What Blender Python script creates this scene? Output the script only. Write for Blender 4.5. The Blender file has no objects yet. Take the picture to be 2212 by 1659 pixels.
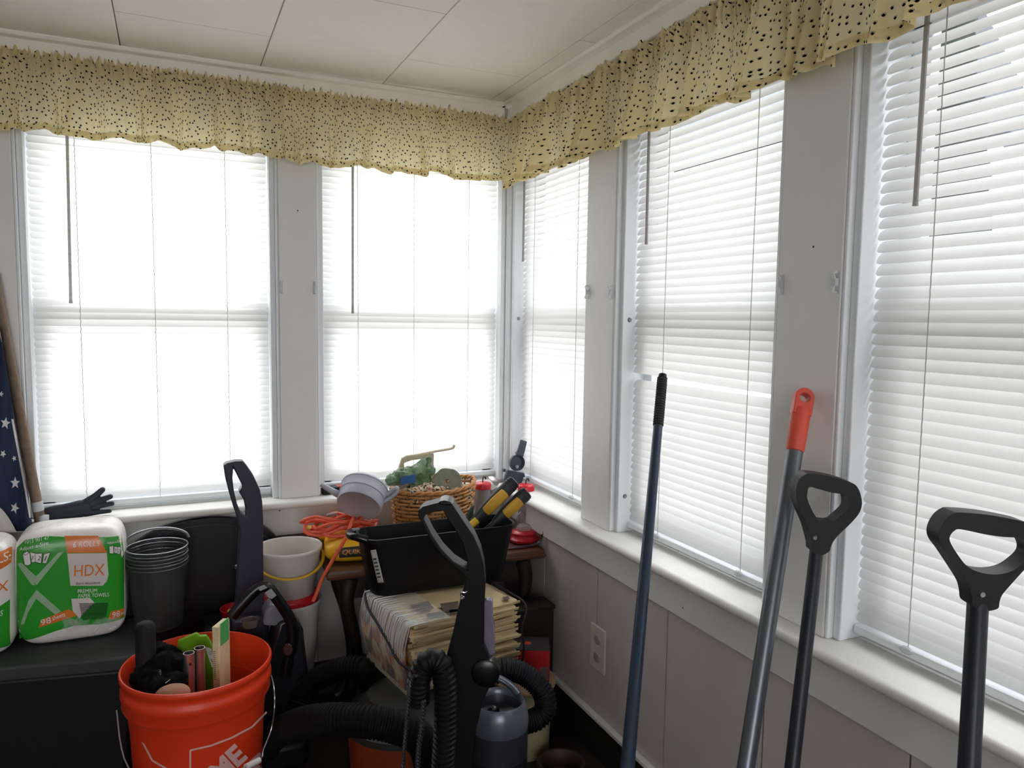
import bpy, bmesh, math, random
from mathutils import Vector as V, Matrix
from math import sin, cos, pi, radians as RAD
random.seed(7)
sc = bpy.context.scene
COL = sc.collection
# ------------------------------------------------------------------ camera
FPX = 1608.8; YAW = .42963; PIT = .08697; ROL = .01388
CAM = V((-.9561, -2.1780, 1.1880))
_f = V((sin(YAW)*cos(PIT), cos(YAW)*cos(PIT), -sin(PIT)))
_r = V((cos(YAW), -sin(YAW), 0)); _u = _r.cross(_f)
CR = _r*cos(ROL)+_u*sin(ROL); CU = -_r*sin(ROL)+_u*cos(ROL)
cd = bpy.data.cameras.new('camera'); cam = bpy.data.objects.new('camera', cd); COL.objects.link(cam)
cd.sensor_width = 36; cd.lens = FPX/2212*36; cd.clip_start = .02
M = Matrix((CR, CU, -_f)).transposed().to_4x4(); M.translation = CAM; cam.matrix_world = M
sc.camera = cam
# ------------------------------------------------------------------ daylight
sc.view_settings.view_transform = 'Standard'; sc.view_settings.look = 'None'
sc.view_settings.gamma = 1; sc.view_settings.use_curve_mapping = False
sc.view_settings.exposure = 0.9
SKY_BACK, SKY_RIGHT, SKY_LOW = 5.4, 2.8, .5
wd = bpy.data.worlds.new('overcast_sky'); sc.world = wd; wd.use_nodes = True
nt = wd.node_tree; nt.nodes.clear(); N = nt.nodes.new; L = nt.links.new
tc = N('ShaderNodeTexCoord'); sx = N('ShaderNodeSeparateXYZ'); L(tc.outputs['Generated'], sx.inputs[0])
mr = N('ShaderNodeMapRange'); mr.inputs[1].default_value = -.35; mr.inputs[2].default_value = .75
mr.inputs[3].default_value = SKY_RIGHT; mr.inputs[4].default_value = SKY_BACK; L(sx.outputs[1], mr.inputs[0])
mz = N('ShaderNodeMapRange'); mz.inputs[1].default_value = -.25; mz.inputs[2].default_value = .05
mz.inputs[3].default_value = SKY_LOW; mz.inputs[4].default_value = 1; L(sx.outputs[2], mz.inputs[0])
mm = N('ShaderNodeMath'); mm.operation = 'MULTIPLY'; L(mr.outputs[0], mm.inputs[0]); L(mz.outputs[0], mm.inputs[1])
bg = N('ShaderNodeBackground'); bg.inputs[0].default_value = (.985, .965, 1, 1); L(mm.outputs[0], bg.inputs[1])
wo = N('ShaderNodeOutputWorld'); L(bg.outputs[0], wo.inputs[0])
sc.cycles.max_bounces = 10; sc.cycles.diffuse_bounces = 6; sc.cycles.transparent_max_bounces = 24
sc.cycles.caustics_reflective = False; sc.cycles.caustics_refractive = False
sc.cycles.sample_clamp_indirect = 6
try: sc.cycles.use_denoising = True
except Exception: pass

# ------------------------------------------------------------------ helpers
FH = V((sin(YAW), cos(YAW), 0))
def ray(px, py): return _f + CR*((px-1106)/FPX) - CU*((py-829.5)/FPX)
def hit(px, py, ax, val):
    d = ray(px, py); return CAM + d*((val-CAM[ax])/d[ax])
def P(px, py, t):
    d = ray(px, py); return CAM + d*(t/d.dot(FH))
def YP(px, py, y): return hit(px, py, 1, y)
def ZP(px, py, z): return hit(px, py, 2, z)
def XP(px, py, x): return hit(px, py, 0, x)
EX, EY, EZ = V((1,0,0)), V((0,1,0)), V((0,0,1))
RH = V((cos(YAW), -sin(YAW), 0))
def lin(c):
    if isinstance(c, str):
        c = tuple(int(c[i:i+2], 16)/255 for i in (1, 3, 5))
        c = tuple(x/12.92 if x <= .04045 else ((x+.055)/1.055)**2.4 for x in c)
    return (*c[:3], 1)
MATS = {}
def mat(name, col, rough=.5, metal=0, var=.1, scale=25, bump=0, bscale=200, trans=0, spec=.5, sheer=0, coat=0, alpha=1):
    """procedural principled material: noise-varied colour, optional bump, optional translucency"""
    if name in MATS: return MATS[name]
    m = bpy.data.materials.new(name); m.use_nodes = True; t = m.node_tree; t.nodes.clear()
    N = t.nodes.new; L = t.links.new; c = lin(col)
    o = N('ShaderNodeOutputMaterial'); b = N('ShaderNodeBsdfPrincipled'); tc = N('ShaderNodeTexCoord')
    nz = N('ShaderNodeTexNoise'); nz.inputs['Scale'].default_value = scale; nz.inputs['Detail'].default_value = 5
    L(tc.outputs['Object'], nz.inputs['Vector'])
    mx = N('ShaderNodeMix'); mx.data_type = 'RGBA'
    mx.inputs[6].default_value = (*[x*(1-var) for x in c[:3]], 1); mx.inputs[7].default_value = (*[min(1, x*(1+var)) for x in c[:3]], 1)
    L(nz.outputs[0], mx.inputs[0]); L(mx.outputs[2], b.inputs['Base Color'])
    b.inputs['Roughness'].default_value = rough; b.inputs['Metallic'].default_value = metal
    b.inputs['Specular IOR Level'].default_value = spec; b.inputs['Coat Weight'].default_value = coat
    b.inputs['Alpha'].default_value = alpha
    if bump:
        n2 = N('ShaderNodeTexNoise'); n2.inputs['Scale'].default_value = bscale; n2.inputs['Detail'].default_value = 4
        L(tc.outputs['Object'], n2.inputs['Vector'])
        bp = N('ShaderNodeBump'); bp.inputs['Strength'].default_value = bump; bp.inputs['Distance'].default_value = .004
        L(n2.outputs[0], bp.inputs['Height']); L(bp.outputs[0], b.inputs['Normal'])
    out = b.outputs[0]
    if sheer:
        tr = N('ShaderNodeBsdfTranslucent'); L(mx.outputs[2], tr.inputs[0])
        ms = N('ShaderNodeMixShader'); ms.inputs[0].default_value = sheer; L(out, ms.inputs[1]); L(tr.outputs[0], ms.inputs[2]); out = ms.outputs[0]
    if trans:
        tp = N('ShaderNodeBsdfTransparent'); tp.inputs[0].default_value = (*[.5+.5*x for x in c[:3]], 1)
        ms = N('ShaderNodeMixShader'); ms.inputs[0].default_value = trans; L(out, ms.inputs[1]); L(tp.outputs[0], ms.inputs[2]); out = ms.outputs[0]
    L(out, o.inputs[0]); MATS[name] = m; return m

class MB:
    def __init__(s): s.v = []; s.f = []; s.uv = None
    def add(s, v, f):
        n = len(s.v); s.v += [V(x) for x in v]; s.f += [[i+n for i in q] for q in f]; return s
    def box(s, c, d, ex=EX, ey=EY, ez=EZ):
        c = V(c); x, y, z = ex*d[0]/2, ey*d[1]/2, ez*d[2]/2
        vs = [c+x*a+y*b+z*e for e in (-1, 1) for b in (-1, 1) for a in (-1, 1)]
        return s.add(vs, [(0,2,3,1),(4,5,7,6),(0,1,5,4),(2,6,7,3),(0,4,6,2),(1,3,7,5)])
    def bb(s, a, b):
        a, b = V(a), V(b); return s.box((a+b)/2, [abs(b[i]-a[i]) for i in range(3)])
    def tube(s, path, r, n=10, closed=False, cap=True, flat=1, up=None):
        p = [V(x) for x in path]; k = len(p); rr = r if isinstance(r, (list, tuple)) else [r]*k
        T = []
        for i in range(k):
            a = p[(i-1) % k] if closed or i else p[0]; b = p[(i+1) % k] if closed or i < k-1 else p[-1]
            T.append((b-a).normalized())
        nrm = (up if up is not None else (EZ if abs(T[0].z) < .9 else EX)); vs = []; fs = []
        for i in range(k):
            if up is not None: nrm = up
            nrm = (nrm - T[i]*nrm.dot(T[i])).normalized(); bn = T[i].cross(nrm)
            for j in range(n):
                a = 2*pi*j/n; vs.append(p[i] + nrm*(cos(a)*rr[i]*flat) + bn*(sin(a)*rr[i]))
        for i in range(k if closed else k-1):
            for j in range(n):
                a, b = i*n, ((i+1) % k)*n; fs.append((a+j, a+(j+1) % n, b+(j+1) % n, b+j))
        if cap and not closed: fs += [tuple(reversed(range(n))), tuple(range((k-1)*n, k*n))]
        return s.add(vs, fs)
    def lathe(s, prof, c, n=40, ex=EX, ey=EY, ez=EZ, sx=1, sy=1, a0=0, a1=None):
        c = V(c); full = a1 is None; m = n if full else n+1; vs = []; fs = []
        for r, z in prof:
            for j in range(m):
                a = a0 + (2*pi if full else a1-a0)*j/n
                vs.append(c + ex*(r*cos(a)*sx) + ey*(r*sin(a)*sy) + ez*z)
        for i in range(len(prof)-1):
            for j in range(m if full else m-1):
                q = (j+1) % m; fs.append((i*m+j, i*m+q, (i+1)*m+q, (i+1)*m+j))
        return s.add(vs, fs)
    def grid(s, fn, nu, nv, close=False):
        vs = [fn(i/nu, j/nv) for j in range(nv+1) for i in range(nu+(0 if close else 1))]
        w = nu if close else nu+1
        return s.add(vs, [(j*w+i, j*w+(i+1) % w, (j+1)*w+(i+1) % w, (j+1)*w+i) for j in range(nv) for i in range(nu)])
    def ball(s, c, r, n=16, ex=EX, ey=EY, ez=EZ, e=1):
        if not isinstance(r, (list, tuple)): r = (r, r, r)
        pw = lambda x: math.copysign(abs(x)**e, x)
        c = V(c); m = n//2
        def fn(u, v):
            a, b = 2*pi*u, -pi/2+pi*v
            return c+ex*(r[0]*pw(cos(a))*pw(cos(b)))+ey*(r[1]*pw(sin(a))*pw(cos(b)))+ez*(r[2]*pw(sin(b)))
        return s.grid(fn, n, m, True)
    def plate(s, outer, holes, th, dirv, fn):
        """flat outline (with holes) mapped by fn to 3D and given a thickness along dirv"""
        bm = bmesh.new(); es = []
        for lp in [outer]+list(holes):
            vs = [bm.verts.new((x, y, 0)) for x, y in lp]
            es += [bm.edges.new((vs[i], vs[(i+1) % len(vs)])) for i in range(len(vs))]
        bmesh.ops.triangle_fill(bm, edges=es, use_beauty=True)
        bmesh.ops.recalc_face_normals(bm, faces=bm.faces)
        bm.verts.index_update(); vs = [fn(v.co.x, v.co.y) for v in bm.verts]
        fs = [tuple(v.index for v in f.verts) for f in bm.faces]; n = len(vs)
        bd = [(e.verts[0].index, e.verts[1].index) for e in bm.edges if len(e.link_faces) == 1]
        s.add([v-dirv*th/2 for v in vs]+[v+dirv*th/2 for v in vs],
              fs+[tuple(i+n for i in reversed(f)) for f in fs]+[(a, b, b+n, a+n) for a, b in bd])
        bm.free(); return s
    def build(s, name, m, parent=None, smooth=True, bevel=0, solid=0, sub=0, ang=40, fuse=0, fsm=6):
        me = bpy.data.meshes.new(name)
        org = V((0,0,0))
        if parent is not None: org = parent_loc(parent)
        elif s.v:
            lo = [min(v[i] for v in s.v) for i in range(3)]; hi = [max(v[i] for v in s.v) for i in range(3)]
            org = V(((lo[0]+hi[0])/2, (lo[1]+hi[1])/2, lo[2]))
        me.from_pydata([v-org for v in s.v], [], s.f)
        if s.uv:
            ul = me.uv_layers.new(name='UVMap')
            for l in me.loops: ul.data[l.index].uv = s.uv[l.vertex_index]
        bm = bmesh.new(); bm.from_mesh(me); bmesh.ops.recalc_face_normals(bm, faces=bm.faces); bm.to_mesh(me); bm.free()
        o = bpy.data.objects.new(name, me); COL.objects.link(o)
        if fuse:
            md = o.modifiers.new('f', 'REMESH'); md.mode = 'VOXEL'; md.voxel_size = fuse
            ms = o.modifiers.new('s', 'SMOOTH'); ms.iterations = fsm; ms.factor = .5
            dg = bpy.context.evaluated_depsgraph_get(); me2 = bpy.data.meshes.new_from_object(o.evaluated_get(dg))
            o.modifiers.clear(); o.data = me2; bpy.data.meshes.remove(me); me = me2; me.name = name; ang = 180
        if smooth:
            me.polygons.foreach_set('use_smooth', [True]*len(me.polygons))
            if ang < 180: me.set_sharp_from_angle(angle=RAD(ang))
        if m is not None: me.materials.append(m)
        if parent is not None: o.parent = parent
        else: o.location = org
        if solid: md = o.modifiers.new('solid', 'SOLIDIFY'); md.thickness = solid; md.offset = 0
        if bevel: md = o.modifiers.new('bevel', 'BEVEL'); md.width = bevel; md.segments = 3; md.limit_method = 'ANGLE'; md.angle_limit = RAD(35)
        if sub: md = o.modifiers.new('sub', 'SUBSURF'); md.levels = sub; md.render_levels = sub
        return o
def parent_loc(o):
    l = V(o.location)
    while o.parent: o = o.parent; l += V(o.location)
    return l
def tag(o, label, cat, group=None, kind=None):
    o['label'] = label; o['category'] = cat
    if group: o['group'] = group
    if kind: o['kind'] = kind
    return o
def thing(name, loc, label, cat, group=None):
    o = bpy.data.objects.new(name, None); COL.objects.link(o); o.location = V(loc); o.empty_display_size = .05
    return tag(o, label, cat, group)
def struct(o): o['kind'] = 'structure'; return o
def catmull(pts, n=8, closed=False):
    p = [V(x) for x in pts]; k = len(p); out = []
    for i in range(k if closed else k-1):
        a, b, c, d = (p[(i-1) % k], p[i], p[(i+1) % k], p[(i+2) % k]) if closed else (p[max(i-1,0)], p[i], p[i+1], p[min(i+2,k-1)])
        for j in range(n):
            t = j/n; out.append(.5*((2*b)+(c-a)*t+(2*a-5*b+4*c-d)*t*t+(3*b-a-3*c+d)*t**3))
    if not closed: out.append(p[-1])
    return out
def resample(path, step):
    out = [path[0]]; acc = 0
    for a, b in zip(path, path[1:]):
        l = (b-a).length; d = step-acc
        while d <= l and l > 0: out.append(a+(b-a)*(d/l)); d += step
        acc = (l-(d-step)) if l > 0 else acc
    return out
def hose(mb, pts, r, pitch=.008, amp=.1, n=14):
    p = resample(catmull(pts, 24), pitch/4)
    return mb.tube(p, [r*(1+amp*(.9 if i % 4 in (0, 1) else -.9)) for i in range(len(p))], n)
def fold(o, pt, k=1):      # noise-free random helper
    return None
_font = None
def text2d(body, size=1, shear=0, space=1, bold=0):
    cu = bpy.data.curves.new('txt', 'FONT'); cu.body = body; cu.size = size; cu.shear = shear
    cu.space_character = space; cu.offset = bold; cu.resolution_u = 3; cu.fill_mode = 'FRONT'
    o = bpy.data.objects.new('txt', cu); COL.objects.link(o); dg = bpy.context.evaluated_depsgraph_get()
    me = bpy.data.meshes.new_from_object(o.evaluated_get(dg))
    vs = [(v.co.x, v.co.y) for v in me.vertices]; fs = [tuple(p.vertices) for p in me.polygons]
    bpy.data.objects.remove(o); bpy.data.curves.remove(cu); bpy.data.meshes.remove(me); return vs, fs
def decal(mb, vs, fs, fn, maxlen=None, rounds=4):
    bm = bmesh.new(); bv = [bm.verts.new((x, y, 0)) for x, y in vs]
    for f in fs:
        try: bm.faces.new([bv[i] for i in f])
        except ValueError: pass
    if maxlen:
        bmesh.ops.triangulate(bm, faces=bm.faces)
        for _ in range(rounds):
            es = [e for e in bm.edges if e.calc_length() > maxlen]
            if not es: break
            bmesh.ops.subdivide_edges(bm, edges=es, cuts=1); bmesh.ops.triangulate(bm, faces=bm.faces)
    bm.verts.index_update(); mb.add([fn(v.co.x, v.co.y) for v in bm.verts], [tuple(v.index for v in f.verts) for f in bm.faces]); bm.free()
def poly(mb, pts, fn, maxlen=None): decal(mb, pts, [tuple(range(len(pts)))], fn, maxlen)
def textq(mb, body, quad, fn, shear=0, maxlen=None, bold=0):
    """lettering fitted into a quad: lower-left, lower-right, upper-left"""
    vs, fs = text2d(body, 1, shear, 1, bold); x0 = min(v[0] for v in vs); x1 = max(v[0] for v in vs); y0 = min(v[1] for v in vs); y1 = max(v[1] for v in vs)
    a, b, c = [V((*q, 0)) for q in quad]
    w = [a+(b-a)*((x-x0)/(x1-x0))+(c-a)*((y-y0)/(y1-y0)) for x, y in vs]
    decal(mb, [(q.x, q.y) for q in w], fs, fn, maxlen)
def stroke(pts, w):
    """2D polyline -> list of quads"""
    out = []
    for (x0, y0), (x1, y1) in zip(pts, pts[1:]):
        l = math.hypot(x1-x0, y1-y0) or 1; nx, ny = -(y1-y0)/l*w/2, (x1-x0)/l*w/2
        out.append([(x0+nx, y0+ny), (x1+nx, y1+ny), (x1-nx, y1-ny), (x0-nx, y0-ny)])
    return out
# ------------------------------------------------------------------ room shell
FZ, CZ, SZ, TZ, X0 = .07, 1.85, .667, 1.72, .024       # floor, ceiling, sill, window head, right wall face
WALLP = mat('white_wall_paint', '#d9d9d6', .55, var=.04, bump=.06, bscale=160)
TRIMP = mat('white_trim_paint', '#e2e2e0', .4, var=.03, bump=.05, bscale=90)
SILLP = mat('worn_white_sill_paint', '#dcdbd6', .45, var=.12, scale=14, bump=.15, bscale=70)
PANEL = mat('grey_white_wall_panel', '#bcb5b3', .6, var=.05, bump=.05)
CEILP = mat('ceiling_board', '#f6f2e9', .8, var=.03, bump=.1, bscale=300)
VINYL = mat('white_vinyl_window', '#e4e8ea', .35, var=.03)
DARKB = mat('dark_baseboard', '#161412', .6, var=.2)
FLOOR = mat('dark_brown_floor', '#211711', .6, var=.35, scale=9, bump=.1)
BW = lambda s, d, z: V((-s, d, z))
RW = lambda s, d, z: V((X0+d, -s, z))
def wbox(mb, W, a, b): return mb.bb(W(*a), W(*b))
YR = lambda px: -XP(px, 700, X0).y
B0, B1, C0, C1 = YR(1269), YR(1328), YR(1683), YR(1818)
D0 = C1+.545; D1 = D0+.13
W1, W2, W3, W4, W5 = (.679, 1.296), (-X0, .577), (.0, B0), (B1, C0), (C1, D0)
TH = .13
floor = MB().bb((-2.6, -4.2, FZ-.03), (.2, .2, FZ)).build('floor', FLOOR, smooth=False); struct(floor)
# ceiling boards: 33 x 66 cm, staggered, with open seams and a backing above them
cb = MB(); xs = [-2.42, -2.09, -1.757, -1.426, -1.054, -.722, -.391, -.055, X0+.1]
for i in range(len(xs)-1):
    off = -.262 if i % 2 == 0 else -.575
    ys = [.1] + [off - k*.62 for k in range(8) if off-k*.62 > -4.15] + [-4.2]
    for a, b in zip(ys, ys[1:]):
        if abs(a-b) > .02: cb.bb((xs[i]+.0012, b+.001, CZ), (xs[i+1]-.0012, a-.001, CZ+.012))
cb.bb((-2.6, -4.2, CZ+.013), (.2, .2, CZ+.04))
struct(cb.build('ceiling', CEILP, smooth=False, bevel=.0015))
def seg_wall(W, name, spans, holes, m):
    pass
def wall(name, W, s0, s1, wins):
    mb = MB(); q = s0
    e = 0
    wbox(mb, W, (s0, 0, SZ-.106), (s1, TH, SZ-.02))             # apron band body
    wbox(mb, W, (s0, 0, TZ), (s1, TH, CZ+.01))                  # header
    for a, b in sorted(wins):
        if a-q > .004: wbox(mb, W, (q, 0, SZ-.02), (a, TH, TZ))
        q = b
    if s1-q > .004: wbox(mb, W, (q, 0, SZ-.02), (s1, TH, TZ))
    # grooved wainscot panels below
    gr = [s0] + [g for g in GROOVES if s0 < g < s1] + [s1]
    for a, b in zip(gr, gr[1:]): wbox(mb, W, (a+.0026, 0, FZ-.02), (b-.0026, TH, SZ-.112))
    wbox(mb, W, (s0, .009, FZ-.02), (s1, TH, SZ-.1))
    return struct(mb.build(name, PANEL, smooth=False))
GROOVES = [.287+.296*k for k in range(12)]
wall('wall_back', BW, -.2, 2.6, [W1, W2])
wall('wall_right', RW, -.2, 4.2, [W3, W4, W5, (D1, D1+.55)])
struct(MB().bb((-2.72, -4.32, FZ-.02), (-2.6, .2, CZ+.02)).build('wall_left', WALLP, smooth=False))
struct(MB().bb((-2.6, -4.32, FZ-.02), (-2.35, -4.2, CZ+.02)).bb((-.75, -4.32, FZ-.02), (.2, -4.2, CZ+.02)).bb((-2.35, -4.32, FZ-.02), (-.75, -4.2, .62)).bb((-2.35, -4.32, 1.76), (-.75, -4.2, CZ+.02)).build('wall_front', WALLP, smooth=False))  # opening added behind the camera to let in fill daylight
# post boards, apron boards, sills, baseboards
def trim(name, W, *boxes, m=TRIMP, bevel=.002):
    mb = MB()
    for a, b in boxes: wbox(mb, W, a, b)
    return struct(mb.build(name, m, smooth=True, bevel=bevel))
trim('trim_1', BW, ((W2[1], -.006, SZ), (W1[0], .0, TZ+.05)))
trim('trim_2', BW, ((W1[1], -.006, SZ), (W1[1]+.125, .0, TZ+.05)))
trim('trim_3', RW, ((W3[1], -.006, SZ), (W4[0], .0, TZ+.05)))
trim('trim_4', RW, ((W4[1], -.006, SZ), (W5[0], .0, TZ+.05)))
trim('trim_5', RW, ((W5[1], -.006, SZ), (W5[1]+.13, .0, TZ+.05)))
trim('trim_6', BW, ((.0, -.013, SZ-.105), (2.6, .0, SZ-.018)), m=WALLP)
trim('trim_7', RW, ((.013, -.013, SZ-.105), (4.19, .0, SZ-.018)), m=WALLP)
def stool(name, W, s0, s1, ins):
    mb = MB(); pr = [(TH-.02, -.02), (TH-.02, 0), (-.040, 0)]+[(-.040-.0105*sin(a), -.0105+.0105*cos(a)) for a in [RAD(20*k) for k in range(1, 9)]]+[(-.04, -.021), (-.012, -.021)]
    n = len(pr); vs = [W(s0+(ins*max(0, -d)), d, SZ+z) for d, z in pr]+[W(s1, d, SZ+z) for d, z in pr]
    mb.add(vs, [tuple(range(n)), tuple(range(2*n-1, n-1, -1))]+[(i, (i+1) % n, n+(i+1) % n, n+i) for i in range(n)])
    return struct(mb.build(name, SILLP, ang=30))
stool('trim_8', BW, -.0, 2.6, 1); stool('trim_9', RW, -.0, 4.19, 1)
trim('baseboard_back', BW, ((.012, -.014, FZ), (2.6, 0, FZ+.095)), m=DARKB)
trim('baseboard_right', RW, ((.014, -.014, FZ), (4.19, 0, FZ+.095)), m=DARKB)
trim('trim_10', RW, ((.0, -.017, FZ+.095), (4.19, 0, FZ+.106)), m=WALLP)
# ceiling cove: two stepped strips
trim('trim_11', BW, ((.0, -.012, CZ-.045), (2.6, .0, CZ)), ((.0, -.035, CZ-.012), (2.6, .0, CZ)), m=CEILP, bevel=.004)
trim('trim_12', RW, ((.0, -.012, CZ-.045), (4.19, .0, CZ)), ((.0, -.04, CZ-.012), (4.19, .0, CZ)), m=CEILP, bevel=.004)
# ------------------------------------------------------------------ windows
GLASS = bpy.data.materials.new('window_glass'); GLASS.use_nodes = True
t = GLASS.node_tree; t.nodes.clear(); o_ = t.nodes.new('ShaderNodeOutputMaterial'); a_ = t.nodes.new('ShaderNodeBsdfTransparent')
a_.inputs[0].default_value = (.95, .965, .97, 1); g_ = t.nodes.new('ShaderNodeBsdfGlossy'); g_.inputs['Roughness'].default_value = .02
x_ = t.nodes.new('ShaderNodeMixShader'); x_.inputs[0].default_value = .06
t.links.new(a_.outputs[0], x_.inputs[1]); t.links.new(g_.outputs[0], x_.inputs[2]); t.links.new(x_.outputs[0], o_.inputs[0])
STEEL = mat('brushed_steel', '#a9adb0', .3, 1, var=.1)
def window(name, W, s0, s1, latch=False):
    c = W((s0+s1)/2, .07, SZ)
    root = bpy.data.objects.new(name, None); COL.objects.link(root); root.location = c; struct(root)
    fr = MB()
    for a, b, sg in ((s0, s0+.022, 1), (s1-.022, s1, -1)):
        e0, e1 = (a, a+.007) if sg > 0 else (b-.007, b)
        wbox(fr, W, (e0, -.004, SZ), (e1, .09, TZ))
        f0, f1 = (a+.007, b) if sg > 0 else (a, b-.007)
        wbox(fr, W, (f0, .008, SZ), (f1, .11, TZ))
    wbox(fr, W, (s0, .008, TZ-.03), (s1, .11, TZ)); wbox(fr, W, (s0+.02, .06, SZ), (s1-.02, .12, SZ+.018))
    fo = fr.build('frame', VINYL, root, bevel=.0025)
    if latch:
        for z in (1.19, SZ+.09):
            MB().lathe([(0, .003), (.004, .003), (.006, 0)], W(s0+.022, .028, z), 14, *((EZ, EX, -EY) if W is RW else (EZ, EY, -EX))).build('latch_button', STEEL, fo)
    MR = 1.195
    for nm, z0, z1, d in (('lower_sash', SZ+.018, MR+.026, .072), ('upper_sash', MR-.026, TZ-.03, .098)):
        mb = MB(); a, b = s0+.022, s1-.022; st = .034
        wbox(mb, W, (a, d, z0), (a+st, d+.022, z1)); wbox(mb, W, (b-st, d, z0), (b, d+.022, z1))
        wbox(mb, W, (a, d, z0), (b, d+.022, z0+(.05 if nm[0] == 'l' else .045))); wbox(mb, W, (a, d, z1-.042), (b, d+.022, z1))
        so = mb.build(nm, VINYL, root, bevel=.003)
        g = MB(); wbox(g, W, (a+st, d+.009, z0+.045), (b-st, d+.013, z1-.042)); g.build('pane', GLASS, so, smooth=False)
    return root
window('window_1', BW, *W1); window('window_2', BW, *W2)
window('window_3', RW, *W3, latch=True); window('window_4', RW, *W4, latch=True); window('window_5', RW, *W5)
window('fill_window', RW, D1, D1+.55)  # out-of-view window, left without a blind to add fill light
# ------------------------------------------------------------------ mini blinds
def slatmat():
    m = bpy.data.materials.new('white_vinyl_slat'); m.use_nodes = True; t = m.node_tree; t.nodes.clear(); N = t.nodes.new; L = t.links.new
    o = N('ShaderNodeOutputMaterial'); d = N('ShaderNodeBsdfPrincipled'); d.inputs['Roughness'].default_value = .4
    tc = N('ShaderNodeTexCoord'); nz = N('ShaderNodeTexNoise'); nz.inputs['Scale'].default_value = 8; L(tc.outputs['Object'], nz.inputs[0])
    cr = N('ShaderNodeValToRGB'); cr.color_ramp.elements[0].color = (.80, .80, .78, 1); cr.color_ramp.elements[1].color = (.86, .86, .84, 1)
    L(nz.outputs[0], cr.inputs[0]); L(cr.outputs[0], d.inputs['Base Color'])
    tr = N('ShaderNodeBsdfTranslucent'); L(cr.outputs[0], tr.inputs[0])
    x = N('ShaderNodeMixShader'); x.inputs[0].default_value = .4; L(d.outputs[0], x.inputs[1]); L(tr.outputs[0], x.inputs[2]); L(x.outputs[0], o.inputs[0]); return m
SLAT = slatmat()
CORD = mat('white_blind_cord', '#b9b6b0', .7)
WANDM = mat('clear_plastic_wand', '#a8a49e', .2, var=.1, trans=.4)
PITCH, SLW = .0182, .0218
def blind(W, s0, s1, tilt, cords, wand, label, gap=None, zb=None, d0=.045):
    """slats with rounded ends; tilt = angle from vertical, room edge up"""
    zb = zb or SZ+.03; a, b = s0+.024, s1-.024
    root = thing('mini_blind', W((a+b)/2, d0, zb-.02), label, 'blind', 'white mini blinds in the windows')
    mb = MB(); nz = int((TZ-.045-zb)/PITCH); w2 = SLW/2
    for k in range(nz+1):
        z = zb+.012+k*PITCH; jit = random.uniform(-.0006, .0006); tl = RAD(tilt+random.uniform(-1.5, 1.5))
        droop = 0
        if gap:
            g0, sag = gap
            if k == g0: continue
            if g0 < k < g0+7: droop = sag*(1-(k-g0)/7)
        cs = []                                                 # outline with rounded corners
        r = .008
        for (cx, q0) in ((a+r, 1), (b-r, -1)): pass
        prof = [-1, -.86, -.5, 0, .5, .86, 1]
        rows = []
        for tt in prof:
            h = tt*w2; ins = r*(1-math.sqrt(max(0, 1-max(0, (abs(h)-(w2-r))/r)**2)))
            cr = .0016*(1-tt*tt)                                # crown
            dz, dd = h*cos(tl)+cr*sin(tl), -h*sin(tl)+cr*cos(tl)*(-1)
            rows.append([(a+ins, dd, dz), (b-ins, dd, dz)])
        vs = []
        for (p, q) in rows:
            for i in range(9):
                u = i/8; s = p[0]+(q[0]-p[0])*u
                vs.append(W(s, d0+p[1], z+jit+p[2]-droop*(u if W is RW else 1-u)))
        mb.add(vs, [(j*9+i, j*9+i+1, (j+1)*9+i+1, (j+1)*9+i) for j in range(len(rows)-1) for i in range(8)])
    mb.build('slats', SLAT, root, ang=60)
    h = MB(); wbox(h, W, (a, d0-.013, TZ-.045), (b, d0+.013, TZ-.022)); h.build('headrail', VINYL, root, bevel=.002)
    h = MB(); wbox(h, W, (a, d0-.010, zb-.018), (b, d0+.010, zb-.004)); br = h.build('bottom_rail', VINYL, root, bevel=.003)
    for s in cords:
        c = MB(); zs = [zb-.004+i*PITCH/2 for i in range(int((TZ-.045-zb)/PITCH*2)+1)]
        dn = SLW/2*abs(sin(RAD(tilt)))+.0022
        c.tube([W(s+(.0007 if i % 2 else -.0007), d0-dn-(.0012 if i % 2 else 0), z) for i, z in enumerate(zs)], .0008, 5)
        c.build('ladder_cord', CORD, root)
        if W is RW: MB().ball(W(s, d0-.012, zb-.006), (.006, .012, .006), 10).build('cord_button', mat('clear_plastic', '#d9dcdc', .15, trans=.5), br)
    if wand:
        (p0, p1) = wand
        w = MB().tube([p0, p0+(p1-p0)*.97, p1], [.0036, .0036, .0042], 6).build('tilt_wand', WANDM, root, ang=20)
        MB().tube([p0, p0+V((0, 0, .012)), V((p0.x+(.02 if W is RW else 0), p0.y+(.02 if W is BW else 0), TZ-.03))], .0012, 6).build('wand_hook', STEEL, w)
    return root
def wand_b(px0, py1, px1, d=.012):
    p1 = YP(px1, py1, d); p0 = YP(px0, 300, d); u = (p1-p0).normalized(); p0 = p1-u*((p1.z-1.66)/u.z); return (p0, p1)
def wand_r(px0, py0, px1, py1, d=X0+.01):
    p1 = XP(px1, py1, d); p0 = XP(px0, py0, d); u = (p1-p0).normalized(); p0 = p1-u*((p1.z-1.66)/u.z); return (p0, p1)
sb = lambda px, py=700: -YP(px, py, .035).x
sr = lambda px, py=700: -XP(px, py, X0+.035).y
blind(BW, *W1, -20, [sb(174), sb(336), sb(492)], wand_b(145, 655, 153), 'white mini blind in the leftmost back window beside the flag')
blind(BW, *W2, -20, [sb(774), sb(895), sb(1012)], wand_b(762, 677, 762), 'white mini blind in the back window behind the wicker basket')
blind(RW, *W3, -27, [sr(1150), sr(1243)], wand_r(1133, 390, 1130, 565), 'white mini blind in the narrow-looking right wall window next to the corner')
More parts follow.
